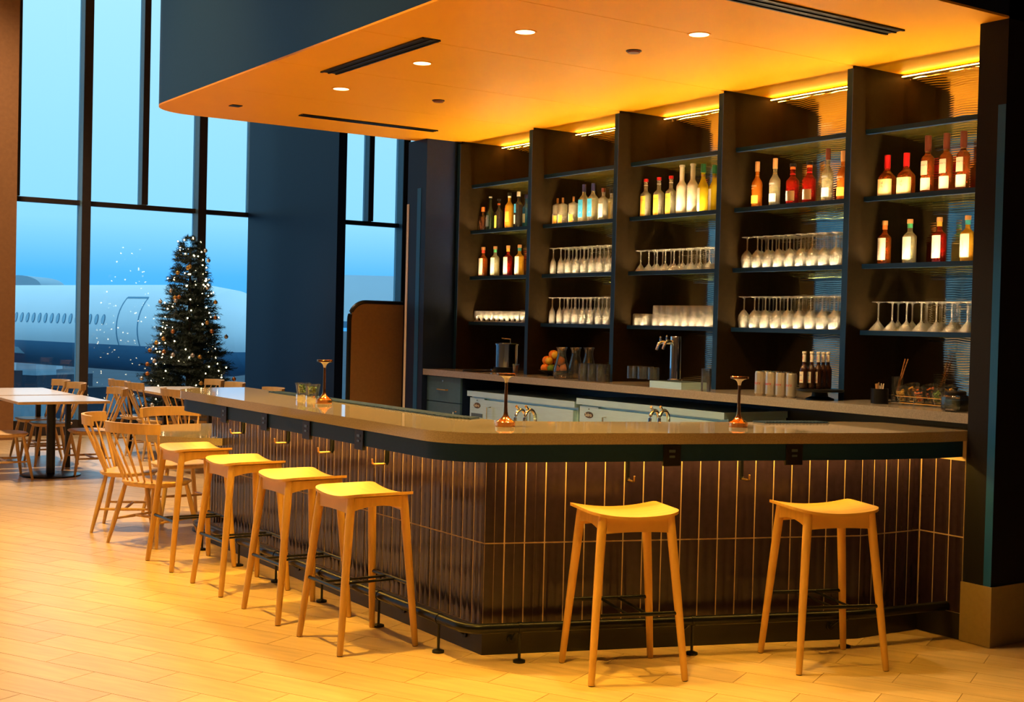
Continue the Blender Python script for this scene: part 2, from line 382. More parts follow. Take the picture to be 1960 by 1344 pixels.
# ------------------------------------------------------------------ window wall
wall = struct(MB().box(-14, 11, YG-.12, YG+.12, 0, .2).obj('wall_window', 'mullion', None, False))
MAIN = [-13.6, -11.9, -10.2, -8.5, -6.8, -5.1, -3.4, -1.7, -.2, 1.4, 2.9, 4.944, 6.53, 8.15, 9.76, 10.9]
MIDS = [-12.75, -11.05, -9.35, -7.65, -5.95, -4.25, -2.55, -.95, .6, 2.15, 4.066, 5.735, 7.3, 9.18, 10.4]
n = 1
def mullion(parent, x, z0, z1, w, d):
    box('mullion', 'mullion_skylit', (x-w/2, x+w/2, YG-d, YG+.06, z0, z1), parent)
    box('mullion_cap', 'mullion', (x-w/2-.002, x+w/2+.002, YG-d-.012, YG-d, z0, z1), parent)
for i in range(len(MAIN)-1):
    a, c = MAIN[i], MAIN[i+1]
    w = struct(empty('window_%d' % (i+1), ((a+c)/2, YG, 0)))
    w0 = empty('frame', (0, 0, 0)); bpy.data.objects.remove(w0)
    def wb_(name, m, bb):
        o = box(name, m, bb, w); o.matrix_parent_inverse = Matrix.Translation((-(a+c)/2, -YG, 0)); return o
    mid = [m_ for m_ in MIDS if a < m_ < c]
    wb_('transom', 'mullion', (a+.05, c-.05, YG-.07, YG+.05, 3.04, 3.10))
    wb_('mullion', 'mullion_skylit', (a-.055, a+.055, YG-.17, YG+.06, .2, ZH))
    wb_('mullion_cap', 'mullion', (a-.057, a+.057, YG-.185, YG-.17, .2, ZH))
    wb_('pane', 'window_glass', (a+.055, c-.055, YG-.006, YG+.006, .2, 3.04))
    xs = [a+.055]+sum([[m_-.04, m_+.04] for m_ in mid], [])+[c-.055]
    for q in range(0, len(xs), 2): wb_('pane', 'window_glass', (xs[q], xs[q+1], YG-.006, YG+.006, 3.10, ZH))
    for m_ in mid:
        wb_('mullion', 'mullion_skylit', (m_-.04, m_+.04, YG-.13, YG+.05, 3.10, ZH))
        wb_('mullion_cap', 'mullion', (m_-.042, m_+.042, YG-.142, YG-.13, 3.10, ZH))
tag(MB().box(3.1, 3.965, 16.9, 17.3, 0, ZH).obj('pillar', 'pillar', None, False), 'brown pillar at the left edge in front of the windows', 'pillar')

# ------------------------------------------------------------------ outside
struct(box('ground_outside', 'apron_ground', (-300, 400, 19, 700, -5.2, -5.0)))
pa, pb = ray(15, 605), ray(449, 616.6)
A = Vector((0, 0, EYE))+pa*66; B = Vector((0, 0, EYE))+pb*54
ax = (B-A); ax.z = 0; ax.normalize(); perp = Vector((-ax.y, ax.x, 0))
if perp.dot(A) > 0: perp = -perp                     # towards the terminal
cz = 1.02; R_ = 1.95
pl = thing('airliner', 'pale blue white airliner parked outside the window wall', 'airplane', (A.x, A.y, cz), math.atan2(ax.y, ax.x))
def seg(b, x0, r0_, x1, r1, dz0=0, dz1=0, a0=0, a1=360, n=40):
    vs = []
    for x, r, dz in ((x0, r0_, dz0), (x1, r1, dz1)):
        for j in range(n+1):
            t = math.radians(a0+(a1-a0)*j/n); vs.append((x, r*math.cos(t), r*math.sin(t)+dz))
    b.add(vs, [(j, n+1+j, n+2+j, j+1) for j in range(n)])
axc = 1.38-cz                                         # window line over the axis
st = [(-30, .4, 1.2), (-24, 1.1, .7), (-16, 1.8, .1), (-8, R_, 0), (16.5, R_, 0), (18.5, 1.8, -.08), (20.3, 1.35, -.3), (21.6, .7, -.5), (22.0, .05, -.6)]
b = MB(); c2 = MB()
for i in range(len(st)-1):
    (x0, ra, d0), (x1, rb, d1) = st[i], st[i+1]
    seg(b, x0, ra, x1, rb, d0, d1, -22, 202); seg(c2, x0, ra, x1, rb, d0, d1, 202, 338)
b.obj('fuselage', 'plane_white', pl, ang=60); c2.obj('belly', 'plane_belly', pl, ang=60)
sg = -1 if (Matrix.Rotation(math.atan2(ax.y, ax.x), 3, 'Z') @ Vector((0, 1, 0))).dot(perp) < 0 else 1
def onfus(x, z, off=.012):
    y = math.sqrt(max(.0, (R_+off)**2-z*z)); return (x, sg*y, z)
wm = MB()
def oval(b, x, z, w, h, off=.012, n=14):
    vs = [onfus(x+w*math.cos(2*PI*j/n), z+h*math.sin(2*PI*j/n), off) for j in range(n)]; b.add(vs, [tuple(range(n))])
dwin = .533
RZ = Matrix.Rotation(math.atan2(ax.y, ax.x), 3, 'Z')
def plane_px(x): return proj(Vector((A.x, A.y, cz))+RZ @ Vector(onfus(x, axc)))[0]
def plane_x(px): return min((abs(plane_px(q*.02)-px), q*.02) for q in range(-800, 1100))[1]
D0, D1 = plane_x(224), plane_x(264)
for i in range(-14, 34):
    x = i*dwin+.05
    if 206 < plane_px(x) < 425: continue
    o_ = MB(); oval(o_, x, axc, .15, .235, .012); o2 = MB(); oval(o2, x, axc, .115, .20, .02)
    wo_ = o_.obj('window', 'plane_line', pl, False); o2.obj('pane', 'plane_window', wo_, False)
dr = MB()
def line(b, x0, z0, x1, z1, w=.035):
    N = 8
    for i in range(N):
        a, c = i/N, (i+1)/N
        p = [(x0+(x1-x0)*a, z0+(z1-z0)*a), (x0+(x1-x0)*c, z0+(z1-z0)*c)]
        if abs(x1-x0) > abs(z1-z0): q = [onfus(p[0][0], p[0][1]-w), onfus(p[1][0], p[1][1]-w), onfus(p[1][0], p[1][1]+w), onfus(p[0][0], p[0][1]+w)]
        else: q = [onfus(p[0][0]-w, p[0][1]), onfus(p[1][0]-w, p[1][1]), onfus(p[1][0]+w, p[1][1]), onfus(p[0][0]+w, p[0][1])]
        b.add(q, [(0, 1, 2, 3)])
for (x0, z0, x1, z1) in ((D0, -.75, D0, 1.35), (D1, -.75, D1, 1.35), (D0, 1.35, D1, 1.35)): line(dr, x0, z0, x1, z1)
dr.obj('door', 'plane_line', pl, False)
wx = plane_x(30); wg = MB(); wg.add([(wx-6, sg*1.2, -1.0), (wx, sg*1.2, -1.1), (wx-8, sg*15, -.2), (wx-10, sg*15, -.2), (wx-6, sg*1.2, -1.4), (wx, sg*1.2, -1.4), (wx-8, sg*15, -.35), (wx-10, sg*15, -.35)],
                  [(0, 1, 2, 3), (4, 7, 6, 5), (0, 4, 5, 1), (1, 5, 6, 2), (2, 6, 7, 3), (3, 7, 4, 0)])
wg.obj('wing', 'engine_grey', pl, False)
b = MB()
pr = [(.55, -1.9), (.85, -1.7), (1.05, -.8), (1.08, .3), (.9, 1.5), (.6, 2.3)]
b.lathe(pr, 24); b.xf(Matrix.Translation((plane_x(95)-1.0, sg*5.2, -1.75)) @ Matrix.Rotation(-PI/2, 4, 'Y'))
b.obj('engine', 'engine_grey', pl)
# vehicles and a far concourse beyond
def at_px(x, y, dist): return Vector((0, 0, EYE))+ray(x, y)*dist
def cart(px, dist, w, h, m1, m2, label):
    p = at_px(px, 700, dist); t = thing('service_cart', label, 'cart', (p.x, p.y, -5.0), YAW)
    MB().box(-w/2, w/2, -.9, .9, .35, h*.62).obj('body', m1, t, False)
    MB().box(-w/2, -w/2+w*.35, -.8, .8, h*.62, h).obj('cab', m2, t, False)
    for sx in (-.32, .32): MB().rod((sx*w, -.95, .4), (sx*w, .95, .4), .4, n=12).obj('wheel', 'cart_dark', t)
cart(40, 68, 5.0, 3.6, 'cart_pale', 'cart_dark', 'pale service vehicle on the apron behind the left tables')
cart(105, 84, 5.2, 4.3, 'cart_dark', 'cart_pale', 'dark service vehicle on the apron beside the window post')
cart(205, 62, 6.4, 3.2, 'cart_dark', 'cart_dark', 'long dark cart on the apron left of the christmas tree')
p = at_px(60, 527, 150)
hump = thing('far_hangar', 'distant pale rounded roof seen above the airliner', 'hangar', (p.x, p.y, -5.0), YAW*-1)
b = MB(); b.prism([(2.6*math.cos(PI*j/16), 9.6+1.2*math.sin(PI*j/16)) for j in range(17)], -4, 4)
b.xf(Matrix.Rotation(PI/2, 4, 'X')); b.obj('roof', 'far_roof', hump)
MB().box(-2.4, 2.4, -4, 4, 0, 9.6).obj('wall', 'far_roof', hump, False)
p = at_px(708, 560, 70)
t = thing('jet_bridge', 'white passenger bridge outside the window right of the navy wall', 'jet bridge', (p.x, p.y, -5.0), -YAW)
MB().box(-4.5, 9, -1.5, 1.5, 6.55, 9.0).obj('tunnel', 'plane_white', t, False)
MB().box(-4.5, 9, -1.6, 1.6, 6.2, 6.55).obj('floor_beam', 'plane_belly', t, False)
for x in (-3, 6): MB().rod((x, 0, 0), (x, 0, 6.2), .35, n=14).obj('leg', 'engine_grey', t)

# ------------------------------------------------------------------ ceiling over the bar (soffit)
sof = struct(empty('ceiling_bar', (0, 0, ZC)))
def child(o): o.matrix_parent_inverse = Matrix.Translation((0, 0, -ZC)); return o
XS, YS0, YS1 = 3.34, YN, 10.125
def corner(x, y, r, n=14):       # far-left rounded corner
    return [(x+r-r*math.cos(PI/2*j/n), y-r+r*math.sin(PI/2*j/n)) for j in range(n+1)]
out = [(XS, YS0)]+corner(XS, YS1, .36)+[(XB+.1, YS1), (XB+.1, YS0)]
child(MB().prism(out[::-1], ZC+.012, ZH).obj('bulkhead', 'navy_paint', sof, True, 20))
SEAMS = [YS0, 5.385, 6.507, 7.63, 8.752, YS1]
g_ = .002
for i in range(5):
    y0, y1 = SEAMS[i]+(g_ if i else 0), SEAMS[i+1]-(g_ if i < 4 else 0)
    if i < 4: pts = [(XS, y0), (XS, y1), (XB, y1), (XB, y0)]
    else: pts = [(XS, y0)]+corner(XS, YS1, .36)+[(XB, YS1), (XB, y0)]
    child(MB().prism(pts[::-1], ZC, ZC+.012).obj('ceiling_panel', 'ceiling_paint', sof, False))
DL = [(4.074, 5.938), (4.844, 5.367), (4.076, 7.07), (4.094, 8.225), (4.075, 4.80)]
LBL = ['round downlight in the orange ceiling above the copper lamp at the bar corner', 'round downlight in the orange ceiling nearest the right wall',
       'round downlight beside the far end of the long ceiling slot', 'farthest round downlight towards the windows', 'round downlight in the orange ceiling nearest the near edge']
for (x, y), lb in zip(DL, LBL):
    t = thing('downlight', lb, 'downlight', (x, y, ZC), 0, 'downlights in the bar ceiling')
    MB().lathe([(.055, -.003), (.066, -.004), (.066, 0), (.055, 0), (.055, -.003)], 24, caps=False).obj('trim_ring', 'ceiling_paint', t)
    MB().lathe([(.055, -.002), (.0001, -.002)], 24, caps=False).obj('lens', 'lamp_disc', t)
    spot('downlight_beam', (x, y, ZC-.01), 150, LAMP, 120, .5, .05)
def vent(label, x0, x1, y0, y1, along):
    t = thing('slot_diffuser', label, 'vent', ((x0+x1)/2, (y0+y1)/2, ZC))
    hx, hy = (x1-x0)/2, (y1-y0)/2
    MB().box(-hx, hx, -hy, hy, -.004, 0).obj('slot', 'black_plastic', t, False)
    for q in (-1, 0, 1):
        if along == 'y': MB().box(q*hx*.9-.007, q*hx*.9+.007, -hy, hy, -.010, -.004).obj('blade', 'black_metal', t, False)
        else: MB().box(-hx, hx, q*hy*.9-.007, q*hy*.9+.007, -.010, -.004).obj('blade', 'black_metal', t, False)
vent('black slot air diffuser running beside the curved ceiling edge', 3.70, 3.82, 6.42, 7.74, 'y')
vent('thin black slot air diffuser near the far ceiling edge', 4.36, 5.60, 9.42, 9.50, 'x')
vent('black slot air diffuser at the near right of the orange ceiling', 4.10, 5.59, 4.575, 4.70, 'x')
for (x, y, lb) in ((4.84, 5.924, 'small dark ceiling sensor disc between two downlights'), (4.849, 8.162, 'small dark ceiling sensor disc towards the windows')):
    t = thing('ceiling_sensor', lb, 'sensor', (x, y, ZC), 0, 'ceiling sensors')
    MB().lathe([(.0001, -.016), (.036, -.014), (.04, -.004)], 20).obj('cap', 'cap_brown', t)
    MB().lathe([(.046, -.005), (.046, 0)], 20).obj('ring', 'black_plastic', t)
tag(MB().box(3.76, 3.84, 9.38, 9.46, ZC-.006, ZC).obj('ceiling_speaker', 'black_plastic', None, False), 'small square black ceiling grille near the rounded corner', 'speaker')

# unseen hall lamps, added to light the floor, stools and chairs
i = 0
for x, y in [(-6.5, 1.2), (-6.5, 5.6), (-6.5, 10.0), (-6.5, 14.0), (-1.8, 1.2), (-1.8, 5.6), (-1.8, 10.0), (-1.8, 14.0), (1.5, 3.2), (1.7, 6.2), (1.8, 9.0), (3.0, 12.2), (3.4, 15.4)]:
    if True:
        t = thing('added_hall_lamp', 'unseen round lamp added in the high hall ceiling', 'downlight', (x, y, ZH), 0, 'added lamps in the high hall ceiling')
        MB().lathe([(.14, -.02), (.17, -.02), (.17, 0), (.14, 0), (.14, -.02)], 24, caps=False).obj('trim_ring', 'black_metal', t)
        MB().lathe([(.14, -.01), (.0001, -.01)], 24, caps=False).obj('lens', 'lamp_disc', t)
        near = x > 0 and y < 10
        spot('added_hall_beam', (x, y, ZH-.05), 2300 if near else 1400, AMBER if near else HALL, 40 if near else 78, .8, .14, (x+1.5, y-.2, 0) if near else (x, y, 0))

# ------------------------------------------------------------------ the bar
CX, CY = 3.405, 5.205
SEG = [((CX, 8.77), (CX, CY)), ((CX, CY), (5.32, 4.54)), ((5.32, 4.54), (XW, 4.535)), ((XW-.001, 4.535), (XW-.001, YF+.006))]
bar = thing('bar', 'dark tiled bar with blue apron along three sides', 'bar', (0, 0, 0))
TB = .010      # tile thickness
def off(p, q, d):
    v = Vector((q[0]-p[0], q[1]-p[1])).normalized(); nrm = Vector((v.y, -v.x)); return nrm*d   # right of travel = outward?
GR = .0032
core = [(CX+GR, 8.77), (CX+GR, CY+.0015), (5.321, 4.54+GR), (XW, 4.535+GR), (XW+.16, 4.535+GR), (XW+.16, 4.80), (5.6, 4.86), (3.80, 5.40), (3.66, 5.60), (3.66, 8.77)]
MB().prism(core, .136, 1.045).obj('body', 'tile_grout', bar, False)
kick = [(CX, 8.77), (CX, CY), (5.32, 4.54), (XW-.001, 4.535), (XW-.001, 4.256), (XW+.16, 4.256), (XW+.16, 4.80), (5.6, 4.86), (3.80, 5.40), (3.66, 5.60), (3.66, 8.77)]
MB().prism(kick, 0, .136).obj('kick_base', 'black_base', bar, False)
MB().box(XW-.001+GR, XW+.15, 4.256, 4.535+TB, .136, 1.045).obj('end_pier', 'tile_grout', bar, False)
TW, THH = .1015, .401
def tile_mesh(w, h):
    b = MB(); N = 5; prof = []
    ww = w-.0055
    for fl in range(2):
        for j in range(N+(1 if fl else 0)):
            u = (fl+j/N)/2; arch = math.sin(PI*j/N)**.6 if j else 0
            prof.append((-ww/2+ww*u, -TB+.0026*(1-arch)))
    prof = [(-ww/2, 0)]+prof+[(ww/2, 0)]
    n = len(prof); vs = [(x, y, .0015) for x, y in prof]+[(x, y, h-.0025) for x, y in prof]
    b.add(vs, [(i, i+1, n+i+1, n+i) for i in range(n-1)]+[tuple(range(n-1, -1, -1)), tuple(range(n, 2*n))])
    return b.mesh('tile', 'tile_plum', True, 40)
for (p, q) in SEG:
    L = math.dist(p, q); nt = max(1, round(L/TW)); w = L/nt; tm = tile_mesh(w, THH)
    d = Vector((q[0]-p[0], q[1]-p[1])).normalized(); nout = Vector((d.y, -d.x))
    mid = Vector(((p[0]+q[0])/2, (p[1]+q[1])/2))
    # outward is away from the bar's inside
    ref = Vector((4.6, 7.0)) if p[0] < 5.7 else Vector((7.5, 4.4))
    if nout.dot(ref-mid) > 0: nout = -nout
    ang = math.atan2(nout.y, nout.x)+PI/2
    for r in range(2):
        for i in range(nt):
            c = Vector(p)+d*w*(i+.5)-nout*TB
            o = link('tile', tm, bar); o.location = (c.x, c.y, .138+r*(THH+.003)); o.rotation_euler = (0, 0, ang)
# worktop outline
SL = -.3174
def arc(cx, cy, r, a0, a1, n=14): return [(cx+r*math.cos(math.radians(a0+(a1-a0)*i/n)), cy+r*math.sin(math.radians(a0+(a1-a0)*i/n))) for i in range(n+1)]
def front(x): return 4.811+SL*(x-3.636)
fa = math.degrees(math.atan(SL))                       # -17.6
def outer(inset=0.0, r=.34):
    x0 = 3.062+inset; nx, ny = math.sin(math.radians(-fa)), math.cos(math.radians(-fa))   # inward normal of the front line
    fy = lambda x: front(x-nx*inset)+ny*inset
    cx = x0+r; cy = fy(cx)+r/ny
    far = arc(3.462, 8.40, .40-inset, 90, 180)
    pts = far+arc(cx, cy, r, 180, 270+fa)
    pts += [(5.10, fy(5.10)), (5.24, fy(5.24)+.006), (5.38, max(fy(5.38)+.03, 4.262+inset)), (5.55, 4.258+inset*.6), (XW-.002, 4.256+inset*.6)]
    return pts
inner = [(XW+.17, 4.256), (XW+.17, 4.66), (5.86, 4.80), (5.62, 4.95)]
def inn(x): return 5.12+.115-.325*(x-4.594)
inner += [(5.40, inn(5.40)), (3.95, inn(3.95))]+[(3.80, 5.52), (3.72, 5.62), (3.68, 5.76)]+[(3.675, 8.80)]
wt_ = thing('bar_worktop', 'speckled brown stone worktop wrapping around the bar', 'worktop')
MB().prism(outer()+inner, 1.047, 1.10).obj('slab', 'stone_top', wt_, True, 25)
# apron: a band under the slab edge
ao, ai = outer(.03, .33), outer(.055, .32)
b = MB(); n = len(ao)
vs = [(x, y, .962) for x, y in ao]+[(x, y, 1.046) for x, y in ao]+[(x, y, .962) for x, y in ai]+[(x, y, 1.046) for x, y in ai]
fs = []
for i in range(n-1): fs += [(i, i+1, n+i+1, n+i), (2*n+i+1, 2*n+i, 3*n+i, 3*n+i+1), (i+1, i, 2*n+i, 2*n+i+1), (n+i, n+i+1, 3*n+i+1, 3*n+i)]
b.add(vs, fs); b.obj('apron', 'apron_blue', bar, True, 25)
# far end apron, underside board
MB().box(3.46, 3.66, 8.77, 8.79, .962, 1.046).obj('apron', 'apron_blue', bar, False)
# under-counter light strip close to the tiles
for (p, q) in SEG[:3]:
    d = Vector((q[0]-p[0], q[1]-p[1])).normalized(); nout = Vector((d.y, -d.x)); mid = Vector(((p[0]+q[0])/2, (p[1]+q[1])/2))
    if nout.dot(Vector((4.6, 7.0))-mid) > 0: nout = -nout
    a = Vector(p)+nout*.11+d*.03; c = Vector(q)+nout*.11-d*.03; e1 = a+nout*.012; e2 = c+nout*.012
    MB().prism([tuple(a), tuple(c), tuple(e2), tuple(e1)][::-1], 1.036, 1.044).obj('light_strip', 'led_bar', bar, False)
# outlets and bag hooks
def outlet(x, y):
    t = MB().box(-.006, .012, -.045, .045, -.10, 0).obj('outlet', 'black_plastic', bar, False)
    t.location = (x, y, 1.040)
    MB().box(-.009, -.006, -.016, .016, -.035, -.022).obj('socket', 'steel_dark', t, False)
    MB().box(-.009, -.006, -.014, .014, -.06, -.05).obj('socket', 'steel_dark', t, False)
    return t
for pxx, pyy in ((430, 792), (507, 808), (588, 820), (689, 840)):
    q = px_(pxx, pyy, 3.09); outlet(3.088, q.y)
for pxx in (1243, 1482):
    q = pz(pxx, 862, 1.0); x = q.x; t = outlet(x, front(x)+.031); t.rotation_euler = (0, 0, math.radians(90+fa))
def hook(x, y, rz):
    t = empty('bag_hook', (x, y, .962), rz); t.parent = bar
    b = MB(); b.tube([(0, 0, .0), (0, 0, -.085), (-.008, 0, -.095)], .009, 8, 1.6, (0, 1, 0)); b.obj('stem', 'black_metal', t)
    b = MB(); b.tube([(-.006, 0, -.094), (-.075, 0, -.094), (-.085, 0, -.088), (-.087, 0, -.066)], .005, 8); b.obj('arm', 'hook_brass', t)
for pxx, pyy in ((466, 806), (552, 826), (636, 846), (741, 872)):
    q = px_(pxx, pyy, 3.22); hook(3.22, q.y, 0)
for pxx in (1221, 1452):
    q = pz(pxx, 884, .962); hook(q.x, front(q.x)+.10, math.radians(90+fa))
# mats on the inner edge
def strip_mat(pts0, pts1, label):
    t = thing('drip_mat', label, 'bar mat', (pts0[0][0], pts0[0][1], 1.10))
    o0 = Vector((pts0[0][0], pts0[0][1])); n = len(pts0)
    A_ = [Vector(p)-o0 for p in pts0]; B_ = [Vector(p)-o0 for p in pts1]
    poly = [tuple(p) for p in A_]+[tuple(p) for p in B_[::-1]]
    MB().prism(poly, 0.0005, .004).obj('base', 'rubber', t, False)
    b = MB()
    for i in range(n-1):
        L = max(1, int(((A_[i+1]-A_[i]).length)/.02))
        for q in range(L):
            u = (q+.2)/L; w = (q+.65)/L
            a0, a1 = A_[i].lerp(A_[i+1], u), A_[i].lerp(A_[i+1], w); b0, b1 = B_[i].lerp(B_[i+1], u), B_[i].lerp(B_[i+1], w)
            b.prism([tuple(a0), tuple(a1), tuple(b1), tuple(b0)], .004, .009)
    o = b.obj('ribs', 'rubber', t, False); o['kind'] = 'stuff'
strip_mat([(3.66, 8.15), (3.66, 7.6)], [(3.56, 8.15), (3.56, 7.6)], 'short blue ribbed mat on the bar behind the mint jars')
strip_mat([(3.665, 7.45), (3.665, 5.85), (3.70, 5.72)], [(3.555, 7.45), (3.555, 5.80), (3.60, 5.66)], 'long blue ribbed mat along the inner bar edge')
strip_mat([(5.05, inn(5.05)-.005), (5.42, inn(5.42)-.005)], [(5.05, inn(5.05)-.10), (5.42, inn(5.42)-.10)], 'grey ribbed mat at the right end of the bar')

# round table joined to the bar end
TCX, TCY, TR = 3.66, 9.15, .65
pts = [(TCX+TR*math.cos(math.radians(a)), TCY+TR*math.sin(math.radians(a))) for a in range(-90+20, 180+68, 4)]
pts = [p for p in pts if not (p[0] > CX-.002 and p[1] < 8.79)]
pts += [(CX-.002, TCY-math.sqrt(TR*TR-(TCX-CX)**2)), (CX-.002, 8.80), (4.1, 8.80)]
cx_ = sum(p[0] for p in pts)/len(pts); cy_ = sum(p[1] for p in pts)/len(pts)
body_ = [p for p in pts if p not in ((CX-.002, 8.80), (4.1, 8.80))]
body_.sort(key=lambda p: math.atan2(p[1]-TCY, p[0]-TCX) % (2*PI))
# walk: from (4.1,8.8) counter-clockwise round to the bar face, then along the bar
start = [p for p in body_ if math.atan2(p[1]-TCY, p[0]-TCX) > math.radians(-35) and math.atan2(p[1]-TCY, p[0]-TCX) <= 0]
rest = [p for p in body_ if p not in start]
start.sort(key=lambda p: math.atan2(p[1]-TCY, p[0]-TCX))
poly = start+rest+[(CX-.002, 8.80)]+[(TCX+.40, 8.80)]
rt_ = thing('round_table', 'low round stone table wrapped around the far end of the bar', 'table')
MB().prism(poly, .708, .76).obj('table_top', 'stone_top', rt_, True, 25)
MB().rod((TCX+.05, 9.25, .02), (TCX+.05, 9.25, .708), .045, n=20).obj('pole', 'black_metal', rt_)
MB().lathe([(.24, 0), (.24, .015), (.05, .022)], 32, (TCX+.05, 9.25, 0)).obj('base', 'black_metal', rt_)

# foot rail
fr = thing('foot_rail', 'black pipe foot rail on little posts around the bar', 'foot rail')
RO = .155
nx, ny = math.sin(math.radians(-fa)), math.cos(math.radians(-fa))
def base_front(x): return CY+(4.54-CY)/(5.32-CX)*(x-CX)
fx0 = CX-RO; rr = .12
sl2 = (4.54-CY)/(5.32-CX); a2 = math.degrees(math.atan(sl2)); n2 = Vector((math.sin(math.radians(-a2)), math.cos(math.radians(-a2))))
fline = lambda x: base_front(x+n2.x*RO)-n2.y*RO
ccx = fx0+rr; ccy = fline(ccx)+rr/n2.y
path = [(CX-.02, 8.74), (fx0+.06, 8.72), (fx0+.015, 8.66), (fx0, 8.58), (fx0, 7.5), (fx0, 6.5)]+arc(ccx, ccy, rr, 180, 270+a2, 8)
path += [(4.2, fline(4.2)), (5.0, fline(5.0)), (5.16, fline(5.16)+.004), (5.34, fline(5.34)+.035), (XW-.004, 4.345)]
MB().tube([(x, y, .165) for x, y in path], .024, 14).obj('pipe', 'black_metal', fr)
posts = [pz(838, 1249, 0), pz(720, 1200, 0), pz(618, 1152, 0), pz(530, 1114, 0), pz(462, 1083, 0), pz(388, 1053, 0)]
PF = [(fx0, p.y) for p in posts]+[(x, fline(x)) for x in (pz(994, 1268, 0).x, pz(1322, 1252, 0).x, pz(1620, 1240, 0).x)]
for x, y in PF:
    t = MB().rod((0, 0, .008), (0, 0, .145), .007, n=8).obj('post', 'black_metal', fr); t.location = (x, y, 0)
    MB().lathe([(.030, 0), (.030, .010), (.012, .016)], 18).obj('foot', 'black_metal', t)
    left = abs(x-fx0) < .01
    dv = Vector((1, 0)) if left else n2
    MB().tube([(0, 0, .165), (dv.x*(RO-.012), dv.y*(RO-.012), .075)], .006, 8).obj('bracket', 'black_metal', t)
    MB().rod((dv.x*(RO-.012), dv.y*(RO-.012), .075), (dv.x*(RO-.001), dv.y*(RO-.001), .075), .02, n=14).obj('wall_disc', 'black_metal', t)
    tt = dv.cross(Vector((0, 0))) if False else Vector((-dv.y, dv.x))
    MB().tube([(tt.x*u, tt.y*u, .165) for u in (-.008, .008)], .0272, 14).obj('collar', 'black_metal', t)

# ------------------------------------------------------------------ stools
def make_stool(label, loc, rz):
    t = thing('bar_stool', label, 'bar stool', loc, rz, 'wooden bar stools')
    NX, NY = 20, 14; hx, hy, th, yc = .218, .178, .013, .0125
    SAG = .024
    def z(u, v): return .744+SAG*abs(u)**2.0
    def wv(u, v): return (u*hx, yc+v*hy)
    vs = []; fs = []
    for s_ in (0, 1):
        for i in range(NX+1):
            for j in range(NY+1):
                u, v = -1+2*i/NX, -1+2*j/NY
                # rounded corners, wider at the front
                rad = .075 if v < 0 else .022
                qx, qy = abs(u)*hx-(hx-rad), abs(v)*hy-(hy-rad)
                if qx > 0 and qy > 0:
                    m_, l_ = max(qx, qy), math.hypot(qx, qy)
                    u = math.copysign((hx-rad+qx*m_/l_)/hx, u); v = math.copysign((hy-rad+qy*m_/l_)/hy, v)
                x, y = wv(u, v); vs.append((x, y, z(u, v)-th*s_))
    m_ = NY+1; o1 = (NX+1)*m_
    for i in range(NX):
        for j in range(NY):
            a = i*m_+j; fs += [(a, a+m_, a+m_+1, a+1), (o1+a, o1+a+1, o1+a+m_+1, o1+a+m_)]
    for i in range(NX):
        a, c = i*m_, i*m_+NY; fs += [(a, o1+a, o1+a+m_, a+m_), (c, c+m_, o1+c+m_, o1+c)]
    for j in range(NY):
        a, c = j, NX*m_+j; fs += [(a, a+1, o1+a+1, o1+a), (c, o1+c, o1+c+1, c+1)]
    MB().add(vs, fs).obj('seat', 'stool_wood', t, True, 40)
    def lp(sx, sy, zz):
        k_ = zz/.74; return Vector((sx*(.226-.062*k_), (.207-.050*k_) if sy > 0 else -.207+.076*k_, zz))
    for sx in (-1, 1):
        for sy in (-1, 1):
            b = MB(); zt = .744+SAG*.62-.0135
            b.tube([lp(sx, sy, .003), lp(sx, sy, .02), lp(sx, sy, .35), lp(sx, sy, .62), lp(sx, sy, zt)], [.0145, .0155, .0195, .0215, .0215], 14)
            lg = b.obj('leg', 'stool_wood', t)
            MB().rod(lp(sx, sy, 0), lp(sx, sy, .004), .013, n=12).obj('glide', 'black_plastic', lg)
    for sy in (-1, 1):
        a, c = lp(-1, sy, .69), lp(1, sy, .69); N = 12; b = MB(); vs = []
        for i in range(N+1):
            u = -1+2*i/N; x = u*(abs(a.x)-.012); zt = .744+SAG*(x/hx)**2-th-.001; zb = .668+.006*(1-u*u)
            y = a.y
            vs += [(x, y-.010, zb), (x, y+.010, zb), (x, y+.010, zt), (x, y-.010, zt)]
        fs = []
        for i in range(N):
            for q in range(4): fs.append((i*4+q, i*4+(q+1) % 4, i*4+4+(q+1) % 4, i*4+4+q))
        fs += [(0, 3, 2, 1), (N*4, N*4+1, N*4+2, N*4+3)]
        b.add(vs, fs); b.obj('apron', 'stool_wood', t, True, 40)
    for sx in (-1, 1):
        a = lp(sx, 1, .69); a0 = lp(sx, -1, .69); N = 12; b = MB(); vs = []
        for i in range(N+1):
            u = -1+2*i/N; y = (a.y+a0.y)/2+u*((a.y-a0.y)/2-.012); zb = .680+.020*(1-u*u); zt = .744+SAG*(a.x/hx)**2-th-.001
            vs += [(a.x-.009, y, zb), (a.x+.009, y, zb), (a.x+.009, y, zt), (a.x-.009, y, zt)]
        fs = []
        for i in range(N):
            for q in range(4): fs.append((i*4+q, i*4+4+q, i*4+4+(q+1) % 4, i*4+(q+1) % 4))
        fs += [(0, 1, 2, 3), (N*4, N*4+3, N*4+2, N*4+1)]
        b.add(vs, fs); b.obj('side_apron', 'stool_wood', t, True, 40)
    zf = .305
    for sy in (-1, 1):
        a, c = lp(-1, sy, zf), lp(1, sy, zf); a.x -= .006; c.x += .006; MB().rod(a, c, .0095, n=12).obj('footrest_bar', 'black_metal', t)
    ly = lp(1, 1, zf).y; ly0 = lp(1, -1, zf).y
    for x in (-.045, .045): MB().rod((x, ly0, zf), (x, ly, zf), .0065, n=10).obj('cross_bar', 'black_metal', t)
    return t
st0 = make_stool('nearest wooden bar stool of the row along the left side of the bar', (3.005, 5.735, 0), -PI/2)
